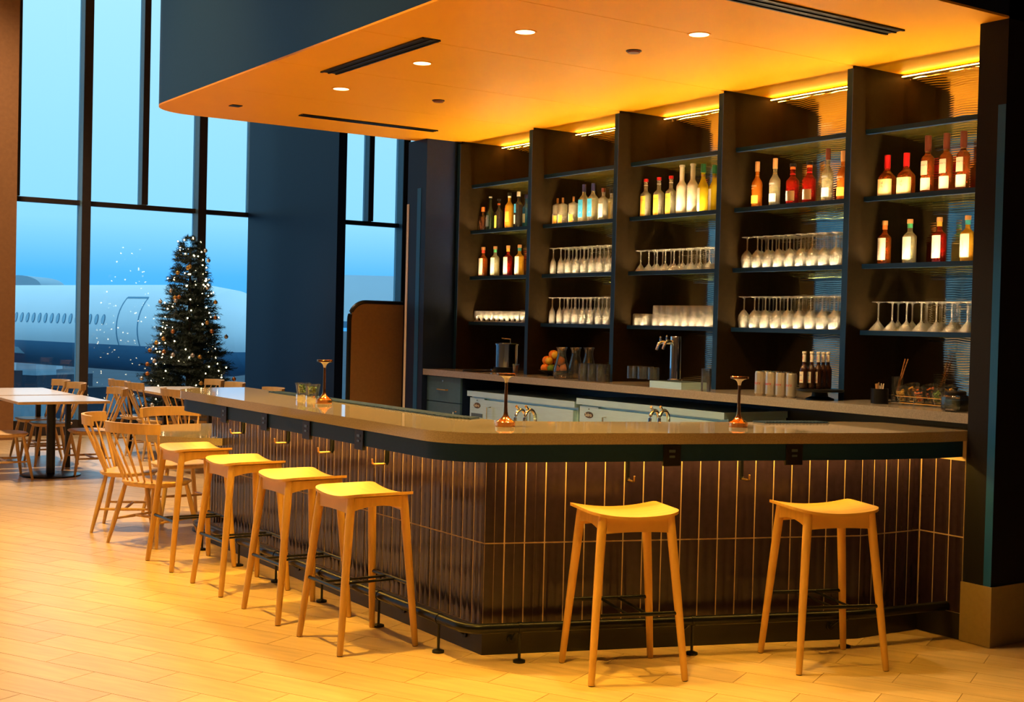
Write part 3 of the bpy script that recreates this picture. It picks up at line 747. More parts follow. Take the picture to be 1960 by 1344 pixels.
dup(st0, (3.005, 6.45, 0), -PI/2, 'second wooden bar stool from the bar corner along the left side')
dup(st0, (3.005, 7.24, 0), -PI/2, 'third wooden bar stool from the bar corner along the left side')
dup(st0, (3.005, 8.06, 0), -PI/2, 'farthest wooden bar stool of the left row, beside the spindle chairs')
dup(st0, (3.817, 4.64, 0), math.radians(-18), 'wooden bar stool at the bar front, nearer the bar corner')
dup(st0, (4.789, 4.304, 0), math.radians(-20), 'wooden bar stool at the bar front, nearer the right wall')

# ------------------------------------------------------------------ chairs
def make_chair(label, loc, face, group):
    t = thing('spindle_chair', label, 'chair', loc, math.radians(face-90), group)
    # seat: rounded shield, widest at the front
    N = 36; ring = []
    for i in range(N):
        a = 2*PI*i/N; ca, sa = math.cos(a), math.sin(a); k = (abs(ca)**3.2+abs(sa)**3.2)**(-1/3.2)
        x, y = .225*k*ca, .205*k*sa; x *= (1.0 if y > 0 else 1-.10*(-y/.2)); ring.append((x, y))
    vs = []; fs = []
    layers = [(.86, .404), (1.0, .428), (1.0, .438), (.96, .443), (.6, .437), (.2, .434)]
    for k_, zz in layers: vs += [(x*k_, y*k_, zz) for x, y in ring]
    for q in range(len(layers)-1):
        for i in range(N): fs.append((q*N+i, q*N+(i+1) % N, (q+1)*N+(i+1) % N, (q+1)*N+i))
    fs += [tuple(range(N-1, -1, -1)), tuple(range((len(layers)-1)*N, len(layers)*N))]
    MB().add(vs, fs).obj('seat', 'chair_wood', t, True, 50)
    def lp(sx, sy, zz):
        u = zz/.42; return Vector((sx*(.225-.075*u), sy*(.215-.075*u)-(.012 if sy < 0 else 0)*(1-u), zz))
    for sx in (-1, 1):
        for sy in (-1, 1):
            MB().tube([lp(sx, sy, 0), lp(sx, sy, .16), lp(sx, sy, .28), lp(sx, sy, .415)], [.0115, .0175, .0185, .014], 10).obj('leg', 'chair_wood', t)
    for sx in (-1, 1):
        a, c = lp(sx, -1, .17), lp(sx, 1, .17); m_ = (a+c)/2
        MB().tube([a, m_, c], [.0075, .0115, .0075], 8).obj('side_stretcher', 'chair_wood', t)
    a, c = lp(-1, 0, .17), lp(1, 0, .17); m_ = (a+c)/2
    MB().tube([a, m_, c], [.0075, .0115, .0075], 8).obj('cross_stretcher', 'chair_wood', t)
    # top rail
    def rail(u): return Vector((.245*math.sin(u*1.15)/math.sin(1.15), -.335+.11*(1-math.cos(u*1.15))/(1-math.cos(1.15)), 0))
    N = 18; vs = []; fs = []
    for i in range(N+1):
        u = -1+2*i/N; p = rail(u); d = (rail(min(1, u+.05))-rail(max(-1, u-.05))).normalized(); nn = Vector((-d.y, d.x, 0))
        z0, z1 = .785+.004*(1-u*u), .858+.004*(1-u*u)
        for (o_, zz) in ((-.012, z0), (.012, z0), (.012, z1), (-.012, z1)): vs.append((p.x+nn.x*o_, p.y+nn.y*o_-(.006 if zz > .82 else 0), zz))
    for i in range(N):
        for q in range(4): fs.append((i*4+q, i*4+4+q, i*4+4+(q+1) % 4, i*4+(q+1) % 4))
    fs += [(0, 1, 2, 3), (N*4, N*4+3, N*4+2, N*4+1)]
    MB().add(vs, fs).obj('top_rail', 'chair_wood', t, True, 40)
    for i in range(7):
        u = -1+2*i/6; q = rail(u*.93); w = .0105 if abs(u) > .99 else .0075
        a = Vector((u*.165, -.170+.030*abs(u)**2, .436)); c = Vector((q.x, q.y, .79)); m_ = a.lerp(c, .38)
        MB().tube([a, m_, c], [w*.85, w*1.25, w*.75], 8).obj('spindle', 'chair_wood', t)
    return t
G = 'spindle back wooden chairs'
ch = make_chair('wooden spindle chair nearest the camera at the round table by the stools', (3.08, 8.97, 0), 28, G)
def chair(label, x, y, face): return dup(ch, (x, y, 0), math.radians(face-90), label)
chair('wooden spindle chair turned sideways on the left of the round table', 3.10, 9.62, -28)
chair('wooden spindle chair on the far side of the round table, facing the camera', 3.62, 9.98, 270)
chair('wooden spindle chair cut off by the left edge at the pedestal table', 2.98, 13.05, 0)
chair('wooden spindle chair on the right of the pedestal table', 3.82, 13.10, 180)
chair('wooden spindle chair behind the pedestal table, nearer of the two', 3.70, 14.13, 180)
chair('wooden spindle chair behind the pedestal table, nearer the window post', 3.70, 14.75, 180)
chair('wooden spindle chair barely showing at the left edge behind the pedestal table', 2.95, 14.35, 0)
chair('wooden spindle chair left of the tree table, nearer the window', 4.87, 14.80, 0)
chair('wooden spindle chair left of the tree table, second from the window', 4.87, 14.20, 0)
chair('wooden spindle chair beside the far tip of the bar worktop', 4.82, 12.87, 0)
chair('wooden spindle chair at the foot of the tree, left of two', 5.46, 14.66, 180)
chair('wooden spindle chair at the foot of the tree, right of two', 5.46, 14.02, 180)
chair('wooden spindle chair rail peeking over the bar in front of the navy wall', 5.44, 12.90, 180)

# ------------------------------------------------------------------ tables
def table(label, x0, x1, y0, y1, legs):
    t = thing('dining_table', label, 'table', ((x0+x1)/2, (y0+y1)/2, 0), 0, 'white topped dining tables')
    hx, hy = (x1-x0)/2, (y1-y0)/2
    MB().box(-hx, hx, -hy, hy, .735, .757).obj('edge_board', 'table_edge', t, False)
    MB().box(-hx+.002, hx-.002, -hy+.002, hy-.002, .757, .761).obj('table_top', 'table_white', t, False)
    if legs == 1:
        MB().rod((0, 0, .02), (0, 0, .735), .042, n=24).obj('pole', 'black_metal', t)
        MB().lathe([(.285, 0), (.285, .012), (.27, .018), (.045, .024)], 40).obj('base_plate', 'black_metal', t)
    else:
        MB().box(-hx+.05, hx-.05, -hy+.05, hy-.05, .70, .735).obj('under_frame', 'black_metal', t, False)
        for sx in (-1, 1):
            for sy in (-1, 1):
                x, y = sx*(hx-.06), sy*(hy-.06); MB().box(x-.024, x+.024, y-.024, y+.024, 0, .70).obj('leg', 'black_metal', t, False)
table('white topped pedestal table with round black base at the left', 3.0, 3.86, 12.60, 13.58, 1)
table('white topped four-legged table behind the pedestal table', 3.0, 3.83, 13.68, 15.0, 4)
table('white topped four-legged table in front of the christmas tree', 4.76, 5.56, 13.72, 15.05, 4)
table('white topped four-legged table hidden behind the far tip of the bar', 4.76, 5.56, 12.40, 13.40, 4)

# brown rounded screen by the far wall
sx0, sx1, sy = 5.385, 5.93, 10.55
zt = 1.765; r = .16
pts = [(sx1, 0.02), (sx1, zt)]+[(sx0+r-r*math.sin(math.radians(a)), zt-r+r*math.cos(math.radians(a))) for a in range(0, 91, 9)]+[(sx0, .02)]
scr = thing('privacy_screen', 'brown screen panel with one rounded corner before the right window', 'screen', (0, sy, 0))
b = MB().prism(pts, -.02, .02); b.xf(Matrix.Rotation(PI/2, 4, 'X')); b.obj('panel', 'screen_brown', scr, True, 30)
b = MB(); edge = pts[1:-1]; b.tube([(x, 0, z) for x, z in edge]+[(sx0, 0, .02)], .024, 8); b.obj('edge_trim', 'black_metal', scr)
for x in (sx0+.1, sx1-.1): MB().box(x-.03, x+.03, -.15, .15, 0, .02).obj('foot', 'black_metal', scr, False)

# ------------------------------------------------------------------ back bar
ZB = 1.19
bc = thing('back_worktop', 'grey brown stone worktop of the back bar', 'worktop')
MB().box(5.79, XB-.002, YF+.003, YFW-.003, 1.137, ZB).obj('slab', 'stone_back', bc, False)
sh = thing('back_bar_shelving', 'tall dark shelving unit with lit glass shelves in five bays', 'shelving')
PY = [9.868, 8.754, 7.631, 6.508, 5.384]; PT = .042; PX = 6.09; LX = 6.218; BX = 6.56
for y in PY:
    u_ = MB().box(PX+.004, BX, y-PT/2, y+PT/2, ZB, ZC-.022).obj('upright', 'panel_wood', sh, False)
    MB().box(PX, PX+.004, y-PT/2, y+PT/2, ZB, ZC-.022).obj('skylit_edge', 'panel_edge', u_, False)
    MB().box(PX+.03, BX, y-.008, y+.008, ZC-.022, ZC).obj('spacer', 'panel_wood', u_, False)
MB().box(PX+.02, BX, YF+.003, YF+.030, ZB, ZC-.022).obj('upright', 'panel_wood', sh, False)
SHZ = [2.84, 2.43, 2.02, 1.615]
BAYS = []
ys = [y for y in PY]+[YF+.030+PT/2]
for i in range(5):
    BAYS.append((ys[i+1]+PT/2, ys[i]-PT/2))        # (near/right, far/left)
for i, (y0, y1) in enumerate(BAYS):
    MB().box(BX, BX+.015, y0, y1, ZB, ZC-.03).obj('back_panel', 'wave_bronze', sh, False)
    b = MB().box(BX-.035, BX-.028, y0+.01, y1-.01, ZC-.023, ZC-.019); b.obj('cove_strip', 'led_cove', sh, False)
    for zt in SHZ:
        s_ = MB().box(LX+.031, BX-.012, y0+.006, y1-.006, zt-.014, zt).obj('shelf', 'shelf_glass', sh, False)
        MB().box(LX, LX+.013, y0+.001, y1-.001, zt-.028, zt+.0005).box(LX+.013, LX+.031, y0+.001, y1-.001, zt-.028, zt-.006).box(LX+.028, LX+.031, y0+.001, y1-.001, zt-.006, zt+.0005).obj('front_lip', 'panel_edge', s_, False)
        if zt < 2.8: MB().box(LX+.015, LX+.027, y0+.07, y1-.07, zt-.006, zt-.004).obj('light_strip', 'led_warm', s_, False)

# carcass under the worktop
tag(MB().box(6.44, XB-.002, YF+.003, 9.28, 0, 1.137).obj('back_cabinet', 'black_base', None, False), 'black recess behind the steel fridges under the back worktop', 'cabinet')
# drawer cabinet
q0, q1 = px_(812, 750, 5.82), px_(880, 750, 5.82); q0.y = min(q0.y, YFW-.002)
cb = thing('drawer_cabinet', 'slate blue cabinet with drawer under the left end of the back worktop', 'cabinet', (5.84, (q0.y+q1.y)/2, 0))
hw = (q0.y-q1.y)/2-.006
MB().box(.012, .55, -hw, hw, .1, 1.135).obj('body', 'navy_paint', cb, False)
MB().box(.05, .55, -hw, hw, 0, .1).obj('plinth', 'black_base', cb, False)
mat('slate', (0.040, 0.105, 0.210), 0.45, noise=0.06, nscale=40)
d = MB().box(-.008, .012, -hw+.004, hw-.004, .915, 1.128).obj('drawer', 'slate', cb, False)
MB().tube([(-.008, -.075, 1.02), (-.03, -.07, 1.02), (-.034, 0, 1.02), (-.03, .07, 1.02), (-.008, .075, 1.02)], .006, 8).obj('handle', 'brass', d)
MB().rod((-.016, 0, 1.095), (-.008, 0, 1.095), .008, n=12).obj('lock', 'chrome', d)
d = MB().box(-.008, .012, -hw+.004, hw-.004, .11, .908).obj('door', 'slate', cb, False)
MB().tube([(-.008, -hw+.07, .84), (-.034, -hw+.07, .84), (-.034, -hw+.07, .66), (-.008, -hw+.07, .66)], .006, 8).obj('handle', 'chrome', d)
# fridges
def fridge(label, pxl, pxr, ztop):
    X = 5.86; a, c = px_(pxl, 790, X), px_(pxr, 790, X); L = a.y-c.y
    t = thing('undercounter_fridge', label, 'fridge', (X, a.y, 0), 0, 'steel fridges')   # local -y runs to the right
    H = ztop
    MB().box(.03, .56, -L, 0, .12, H-.045).obj('body', 'steel', t, False)
    for x in (.1, .5):
        for y in (-.08, -L+.08): MB().rod((x, y, 0), (x, y, .12), .025, n=12).obj('leg', 'black_metal', t)
    MB().box(-.012, .57, -L-.004, .012, H-.045, H).obj('top', 'steel', t, False)
    pw = .235
    g = MB().box(.004, .03, -pw, -.012, .15, H-.055).obj('grille_panel', 'steel', t, False)
    for i in range(4):
        z1 = H-.185-i*.075
        s_ = MB().box(.000, .006, -pw+.025, -.04, z1-.040, z1).obj('vent_slot', 'steel_dark', g, False)
        MB().box(-.004, .003, -pw+.025, -.04, z1-.042, z1-.030).obj('louvre', 'steel', s_, False)
    b = MB(); b.lathe([(.001, -.004), (.05, -.003), (.052, 0)], 28); b.xf(Matrix.Translation((.003, -.125, H-.118)) @ Matrix.Rotation(-PI/2, 4, 'Y') @ Matrix.Diagonal((.46, 1, -1, 1)))
    bd = b.obj('badge', 'ink', g)
    tv, tf = text_geo('Sabra', .036)
    MB().add([(-.0026, -.125-x, H-.118+y) for x, y, z in tv], tf).obj('badge_text', 'ink_white', bd, False)
    MB().rod((-.001, -.125, H-.075), (.004, -.125, H-.075), .004, n=8).obj('screw', 'ink', g)
    nd = 2; dl = (L-pw-.02)/nd
    for i in range(nd):
        y1 = -pw-.008-i*dl; dr_ = MB().box(-.006, .03, y1-dl+.006, y1, .15, H-.065).obj('door', 'steel', t, False)
        MB().tube([(-.006, y1-.1, H-.12), (-.04, y1-.1, H-.12), (-.04, y1-.1, H-.30), (-.006, y1-.1, H-.30)], .007, 8).obj('handle', 'chrome', dr_)
    return t
fridge('steel undercounter fridge beside the slate cabinet', 897, 1101, 1.032)
fridge('longer steel undercounter fridge right of the first fridge', 1107, 1388, 1.062)
# gooseneck taps of the bar sink
def tap(label, pxx, pyy, Xp):
    p = px_(pxx, pyy, Xp); t = thing('sink_tap', label, 'tap', (p.x, p.y, .86), math.radians(20), 'sink taps')
    MB().rod((0, 0, 0), (0, 0, .05), .022, n=16).obj('base', 'chrome', t)
    H = p.z-.86
    pts_ = [(0, 0, .04), (0, 0, H-.07)]+[(-.055+.055*math.cos(math.radians(a)), 0, H-.07+.06*math.sin(math.radians(a))) for a in range(15, 181, 15)]+[(-.112, 0, H-.10)]
    MB().tube(pts_, .0105, 12).obj('spout', 'chrome', t)
    MB().rod((-.075, 0, H-.008), (-.10, 0, H+.014), .008, n=10).obj('lever', 'chrome', t)
ub = thing('underbar_sink', 'steel underbar sink unit behind the bar', 'sink')
MB().box(3.70, 4.02, 5.62, 8.4, .12, .80).obj('body', 'steel', ub, False)
MB().box(3.69, 4.04, 5.60, 8.42, .80, .86).obj('rim', 'steel', ub, False)
for x in (3.76, 3.96):
    for y in (5.7, 8.3): MB().rod((x, y, 0), (x, y, .12), .02, n=12).obj('leg', 'black_metal', ub)
u2 = thing('underbar_station', 'steel underbar station behind the bar front', 'sink')
b = MB().box(0, 1.25, 0, .33, .12, .80); b.obj('body', 'steel', u2, False); MB().box(-.01, 1.26, -.005, .34, .80, .86).obj('rim', 'steel', u2, False)
for x in (.06, 1.19):
    for y in (.05, .28): MB().rod((x, y, 0), (x, y, .12), .02, n=12).obj('leg', 'black_metal', u2)
u2.location = (4.12, inn(4.12)+.03, 0); u2.rotation_euler = (0, 0, math.radians(-18))
for lb, a, c_ in (('left sink tap of the pair behind the corner lamp', 1007, 781), ('right sink tap of the pair behind the corner lamp', 1025, 781),
                  ('left sink tap of the pair in front of the right fridge', 1262, 782), ('right sink tap of the pair in front of the right fridge', 1280, 782)):
    Xp = 4.42 if a < 1100 else 5.02
    tap(lb, a, c_, Xp)

# ------------------------------------------------------------------ bar-top objects
def lamp(label, x, y):
    p = pz(x, y, 1.10); t = thing('table_lamp', label, 'lamp', (p.x, p.y, 1.10), 0, 'copper table lamps')
    MB().lathe([(.0001, 0), (.047, 0), (.049, .003), (.049, .022), (.046, .025)], 32).obj('base', 'copper', t)
    MB().lathe([(.046, .025), (.036, .031), (.022, .042), (.013, .056), (.010, .072), (.0085, .10), (.0075, .215)], 28).obj('stem', 'copper', t)
    s_ = MB().lathe([(.0075, .214), (.009, .222), (.013, .234), (.024, .244), (.045, .249)], 28).obj('neck', 'frosted', t)
    MB().lathe([(.0460, .2485), (.0475, .2485), (.0475, .259), (.046, .261), (.0001, .261)], 32).obj('disc_head', 'copper', t)
    MB().lathe([(.0455, .2487), (.0001, .2487)], 28).obj('diffuser', 'lamp_disc', s_)
lamp('copper table lamp standing at the curved bar corner', 967, 816)
lamp('copper table lamp beside the two mint jars', 620, 772)
lamp('copper table lamp at the right part of the bar front', 1413, 817)
def mintjar(label, x, y):
    p = pz(x, y, 1.10); t = thing('mint_jar', label, 'jar', (p.x, p.y, 1.10), 0, 'mint jars')
    MB().lathe([(.0001, 0), (.041, 0), (.042, .004), (.042, .034), (.0001, .034)], 28).obj('metal_cup', 'chrome', t)
    MB().lathe([(.0001, .0345), (.036, .0345), (.045, .092), (.049, .093), (.049, .105), (.045, .105), (.043, .094), (.034, .037), (.0001, .037)], 28).obj('glass_cup', 'clear_jar', t)
    b = MB(); rnd = random.Random(x)
    for i in range(110):
        z = rnd.uniform(.045, .09); r_ = rnd.uniform(0, .026+(z-.04)*.12); a = rnd.uniform(0, 6.28)
        c = Vector((r_*math.cos(a), r_*math.sin(a), z)); u = Vector((rnd.uniform(-1, 1), rnd.uniform(-1, 1), rnd.uniform(-.5, .5))).normalized(); v = u.cross(Vector((rnd.uniform(-1, 1), .3, 1))).normalized()
        b.add([c-u*.011, c-v*.005, c+u*.011, c+v*.005], [(0, 1, 2, 3)])
    o = b.obj('mint_leaves', 'mint', t, False); o['kind'] = 'stuff'
mintjar('left glass jar of mint on a metal cup on the bar', 579.5, 765)
mintjar('right glass jar of mint on a metal cup, beside the copper lamp', 598, 768)

# ------------------------------------------------------------------ bottles
def patch(b, r, z0, z1, a0, a1, n=12, sq=0, lift=.0006):
    vs = []
    for z in (z0, z1):
        for i in range(n+1):
            a = a0+(a1-a0)*i/n; ca, sa = math.cos(a), math.sin(a); k = (abs(ca)**sq+abs(sa)**sq)**(-1/sq) if sq else 1
            rr_ = (r+lift)*k; vs.append((rr_*ca, rr_*sa, z))
    b.add(vs, [(i, i+1, n+2+i, n+1+i) for i in range(n)]); return b
def wrap_text(body, size, r, z, ang=PI, vertical=False, shear=0, lift=.0014):
    tv, tf = text_geo(body, size, shear); out_ = []
    for x, y, _ in tv:
        if vertical: x, y = -y, x
        a = ang+x/r; out_.append(((r+lift)*math.cos(a), (r+lift)*math.sin(a), z+y))
    return MB().add(out_, tf)
BPX = [(890, 1010), (1030, 1174), (1190, 1374), (1390, 1618), (1640, 1890)]
def inbay(y, r, pxx):
    for (a, c), (y0, y1) in zip(BPX, BAYS):
        if a <= pxx <= c: return min(max(y, y0+r), y1-r)
    return y
def bottle(label, pxx, shelf, h, r, body, cap, capm, prof=(.55, .72, .30), labels=(), texts=(), sq=0, cat='bottle', bands=(), X=6.33, zbase=None, group=None, name='bottle', rz=0):
    z0 = SHZ[shelf] if zbase is None else zbase
    p = px_(pxx, 600 if shelf > 1 else 380, X)
    # refine along the pixel column at the shelf height, inside one bay
    for _ in range(3):
        _, yy, _ = proj((X, p.y, z0+.02)); p = px_(pxx, yy, X)
    p.y = inbay(p.y, r*(1.19 if sq else 1.0)+.004, pxx)
    t = thing(name, label, cat, (X, p.y, z0), rz, group)
    zs, ze, rn = prof; rn = rn*r; hc = h*(1-cap)
    pr = [(.0001, .003), (r*.80, .0005), (r*.97, .004), (r, .010), (r, h*zs)]
    for i in range(1, 7):
        u = i/6; pr.append((rn+(r-rn)*(.5+.5*math.cos(PI*u)), h*(zs+(ze-zs)*u)))
    pr += [(rn, hc), (.0001, hc)]
    bd = MB().lathe(pr, 24 if not sq else 32, sq=sq).obj('glass', body, t, True, 40)
    rc = rn*1.22
    MB().lathe([(.0001, hc-.004), (rc, hc-.004), (rc, h-.002), (rc*.9, h), (.0001, h)], 18).obj('cap', capm, t)
    for (za, zb, m_) in bands:
        MB().lathe([(rn*1.03, h*za), (rn*1.04, h*za+.0005), (rn*1.04, h*zb-.0005), (rn*1.03, h*zb)], 18, caps=False).obj('neck_band', m_, t)
    for (za, zb, aa, ab, m_) in labels:
        patch(MB(), r, h*za, h*zb, PI+math.radians(aa), PI+math.radians(ab), 14, sq).obj('paper_label', m_, bd, True)
    for (tx, size, za, m_, vert, ang) in texts:
        wrap_text(tx, size, r*(1.0), h*za, PI+math.radians(ang), vert).obj('lettering', m_, bd, False)
    return t
# bay 5
for i, (x, w) in enumerate(((1697, 'left'), (1733.5, 'right'))):
    bottle('%s squat bourbon bottle with red wax neck and cream label' % w, x, 1, .258, .046, 'liq_whisky', .30, 'wax_red', (.44, .66, .34),
           [(.03, .42, -75, 75, 'paper_cream')], [('Maker\u2019s', .024, .33, 'ink', False, 14), ('Mark', .024, .24, 'ink', False, 10), ('WHISKY', .008, .15, 'ink_grey', False, 8)], sq=4, bands=[(.62, .70, 'wax_red')], group='red wax bottles')
for i, (x, w) in enumerate(((1774, 'first'), (1809.5, 'second'), (1842, 'third'))):
    bottle('%s tall amber scotch bottle with two pale labels, counted from the red wax bottles' % w, x, 1, .345, .038, 'liq_whisky', .26, 'cap_brown', (.60, .70, .42),
           [(.32, .56, -70, 35, 'paper_pale'), (.06, .27, -75, 62, 'paper_pale')], [('Dewar\u2019s', .016, .49, 'ink', False, -8), ('12', .010, .42, 'ink_grey', False, -8)], bands=[(.705, .74, 'brass')], group='amber scotch bottles')
RIT = [(1692, 'liq_whisky', 'band_orange', 'orange neck band and brown spirit'), (1740, 'liq_pale', 'band_green', 'green neck band and clear spirit'),
       (1796.4, 'liq_red', 'band_yellow', 'yellow neck band and red spirit'), (1850.7, 'liq_gold', 'band_teal', 'teal neck band and golden spirit')]
for x, m_, bnd, w in RIT:
    bottle('white label bottle with %s, right bay' % w, x, 2, .268, .0405, m_, .085, 'cap_cork', (.60, .74, .36),
           [(.10, .60, -78, 48, 'paper')], [('RITUAL', .026, .37, 'ink_grey', True, -18), ('ZERO PROOF', .010, .35, 'ink_grey', True, -2)], bands=[(.80, .905, bnd)], group='white label bottles')
RIT1 = [(923.6, 'liq_whisky', 'band_red', 'red neck band and brown spirit'), (947, 'liq_pale', 'band_green', 'green neck band and clear spirit'),
        (971.6, 'liq_red', 'band_yellow', 'yellow neck band and red spirit'), (993.5, 'liq_gold', 'band_teal', 'teal neck band and golden spirit')]
for x, m_, bnd, w in RIT1:
    bottle('white label bottle with %s, leftmost bay' % w, x, 2, .268, .0405, m_, .085, 'cap_cork', (.60, .74, .36),
           [(.05, .62, -78, 48, 'paper')], [('RITUAL', .026, .37, 'ink_grey', True, -30)], bands=[(.80, .905, bnd)], group='white label bottles')
# bay 4
B4 = [(1448, 'liq_amber', .318, 'cap_cork', 'amber spirit bottle with tall cork and gold label, leftmost of its shelf'), (1482, 'liq_pale', .325, 'cap_cork', 'clear spirit bottle with tall cork, second on its shelf'),
      (1583, 'liq_pale', .345, 'cap_brown', 'clear spirit bottle with dark tall cork beside the red bottles'), (1612, 'liq_amber', .318, 'cap_cork', 'amber spirit bottle half hidden by the upright')]
for x, m_, h_, cp, lb in B4:
    bottle(lb, x, 1, h_, .037, m_, .20, cp, (.52, .70, .36), [(.10, .27, -70, 55, 'paper_yellow' if m_ == 'liq_amber' else 'paper')],
           [('OCEAN', .017, .47, 'ink_white', False, -8), ('organic', .009, .42, 'ink_white', False, -8)], bands=[(.68, .70, 'brass')])
for x, w in ((1516, 'left'), (1548, 'right')):
    bottle('%s of two red bourbon bottles with grey and gold labels' % w, x, 1, .275, .043, 'liq_red', .06, 'cap_black', (.56, .72, .40),
           [(.10, .34, -80, -5, 'paper_grey'), (.10, .34, -5, 62, 'brass')], [('RARE', .012, .26, 'ink_white', False, -40)], bands=[(.73, .76, 'wax_red'), (.86, .92, 'band_orange')], group='red bourbon bottles')
# bay 3
for x, w in ((1235, 'left'), (1260, 'middle'), (1283, 'right')):
    bottle('%s of three clear bottles with red caps and yellow labels' % w, x, 1, .293, .040, 'liq_clear', .065, 'wax_red', (.58, .70, .36),
           [(.03, .55, -70, 45, 'paper_yellow')], [('TITO\u2019S', .016, .44, 'ink_red', False, -5), ('VODKA', .010, .12, 'ink_grey', False, -5)], bands=[(.82, .835, 'ink_white')], group='red capped bottles')
    # round seal on the label
    t = [o for o in bpy.data.objects if o.name.startswith('bottle') and o.parent is None][-1]
for x, w in ((1303.7, 'left'), (1324.5, 'right')):
    bottle('%s frosted white vodka bottle with script lettering' % w, x, 1, .362, .039, 'frosted', .03, 'cap_white', (.56, .70, .44), [],
           [('Chopin', .040, .36, 'ink_grey', True, -22)], bands=[(.76, .94, 'frosted')], group='frosted bottles')
for x, w in ((1344.5, 'left'), (1366, 'right')):
    bottle('%s of two golden tequila bottles with green caps' % w, x, 1, .345, .039, 'liq_yellow', .17, 'cap_green', (.50, .72, .40),
           [(.0, .50, -75, 12, 'paper')], [('OLD', .012, .42, 'ink_grey', False, -30), ('CASK', .012, .38, 'ink_grey', False, -30)], bands=[(.74, .78, 'brass')], group='green capped bottles', X=6.30 if w == 'left' else 6.40)
# bay 2
for x, w in ((1055, 'left'), (1076.5, 'middle'), (1097, 'right')):
    bottle('%s of three squat clear gin bottles with thin stoppers' % w, x, 1, .222, .041, 'liq_clear', .16, 'cap_cork', (.72, .82, .18),
           [(.04, .40, -70, -10, 'paper'), (.02, .34, -8, 45, 'garnish_a')], [('GIN', .020, .30, 'ink_grey', False, -35)], group='squat gin bottles')
for x, w in ((1116.5, 'left'), (1134, 'right')):
    bottle('%s of two square bottles with bright blue labels' % w, x, 1, .31, .036, 'liq_pale', .18, 'cap_navy', (.58, .76, .34),
           [(.14, .60, -52, 40, 'paper_blue')], [('BLUE', .018, .26, 'ink_white', False, -10)], sq=6, group='blue label bottles')
bottle('clear bottle with brown stopper right of the blue labels', 1154, 1, .262, .040, 'liq_clear', .11, 'cap_brown', (.66, .76, .34), [(.12, .52, -70, 45, 'paper')], [('LONDON', .012, .40, 'ink_grey', False, -10)])
bottle('clear bottle with cream label against the upright of the second bay', 1169.5, 1, .262, .040, 'liq_clear', .11, 'cap_black', (.66, .76, .34), [(.10, .60, -70, 45, 'paper_cream')], [], X=6.44)
# bay 1
bottle('short dark bottle with orange cap and cream label', 924, 1, .215, .034, 'bottle_brown', .17, 'band_orange', (.55, .70, .42), [(.03, .42, -75, -20, 'paper_cream')], [], X=6.31)
bottle('tall dark green wine bottle with crest label', 937.5, 1, .305, .037, 'bottle_green', .03, 'cap_white', (.48, .74, .32), [(.12, .45, -75, 35, 'paper_dark')], [('XO', .018, .36, 'band_orange', False, -25)])
bottle('dark liqueur bottle with arched orange label', 954, 1, .275, .037, 'bottle_dark', .04, 'cap_black', (.55, .74, .34), [(.06, .46, -75, 25, 'band_yellow')], [('AMARO', .012, .30, 'ink_red', False, -30)], bands=[(.80, .86, 'band_orange')])
bottle('clear yellow spirit bottle with red label', 974, 1, .318, .038, 'liq_gold', .08, 'cap_black', (.62, .78, .36), [(.08, .58, -75, -10, 'ink_red'), (.20, .48, -8, 50, 'paper_yellow')], [('RUM', .020, .40, 'ink_white', True, -45)], bands=[(.86, .91, 'cap_white')])
bottle('dark bottle with blue label and round cream seal', 991.5, 1, .318, .038, 'bottle_dark', .12, 'cap_white', (.62, .76, .36), [(.42, .66, -75, 20, 'paper_blue'), (.12, .36, -70, 10, 'paper')], [('KAH', .016, .26, 'ink_grey', False, -30)])
bottle('blue bottle with cream label against the first upright', 1006.5, 1, .30, .037, 'bottle_blue', .10, 'cap_navy', (.58, .74, .36), [(.18, .44, -75, 40, 'paper')], [], X=6.42)

# ------------------------------------------------------------------ glassware
def lathe_obj(name, prof, m='glassware', n=18): return MB().lathe(prof, n).mesh(name, m, True, 50)
def updown(prof, H): return [(r, H-z) for r, z in prof][::-1]
# open shells as double walls
FLUTE = [(.034, 0), (.034, .003), (.006, .010), (.0045, .02), (.0045, .075), (.012, .095), (.024, .12), (.028, .16), (.0245, .215), (.0235, .215), (.0268, .16), (.0225, .121), (.010, .098), (.0001, .096)]
WINE = [(.038, 0), (.038, .003), (.007, .010), (.0045, .02), (.0045, .088), (.016, .098), (.036, .125), (.041, .155), (.033, .212), (.032, .212), (.0395, .155), (.0345, .127), (.015, .101), (.0001, .099)]
COUPE = [(.040, 0), (.040, .003), (.007, .009), (.0045, .02), (.0045, .10), (.014, .112), (.044, .158), (.043, .159), (.013, .115), (.0001, .113)]
MARTINI = [(.040, 0), (.040, .003), (.007, .009), (.0045, .02), (.0045, .112), (.010, .122), (.056, .176), (.055, .177), (.009, .126), (.0001, .124)]
ROCKS = [(.0001, 0), (.036, 0), (.040, .006), (.041, .088), (.0395, .088), (.038, .012), (.0001, .012)]
HIGH = [(.0001, 0), (.030, 0), (.033, .006), (.0345, .150), (.0332, .150), (.0315, .012), (.0001, .012)]
SMALL = [(.030, 0), (.030, .004), (.014, .014), (.012, .024), (.024, .042), (.028, .062), (.023, .098), (.0222, .098), (.0268, .062), (.022, .043), (.0001, .03)]
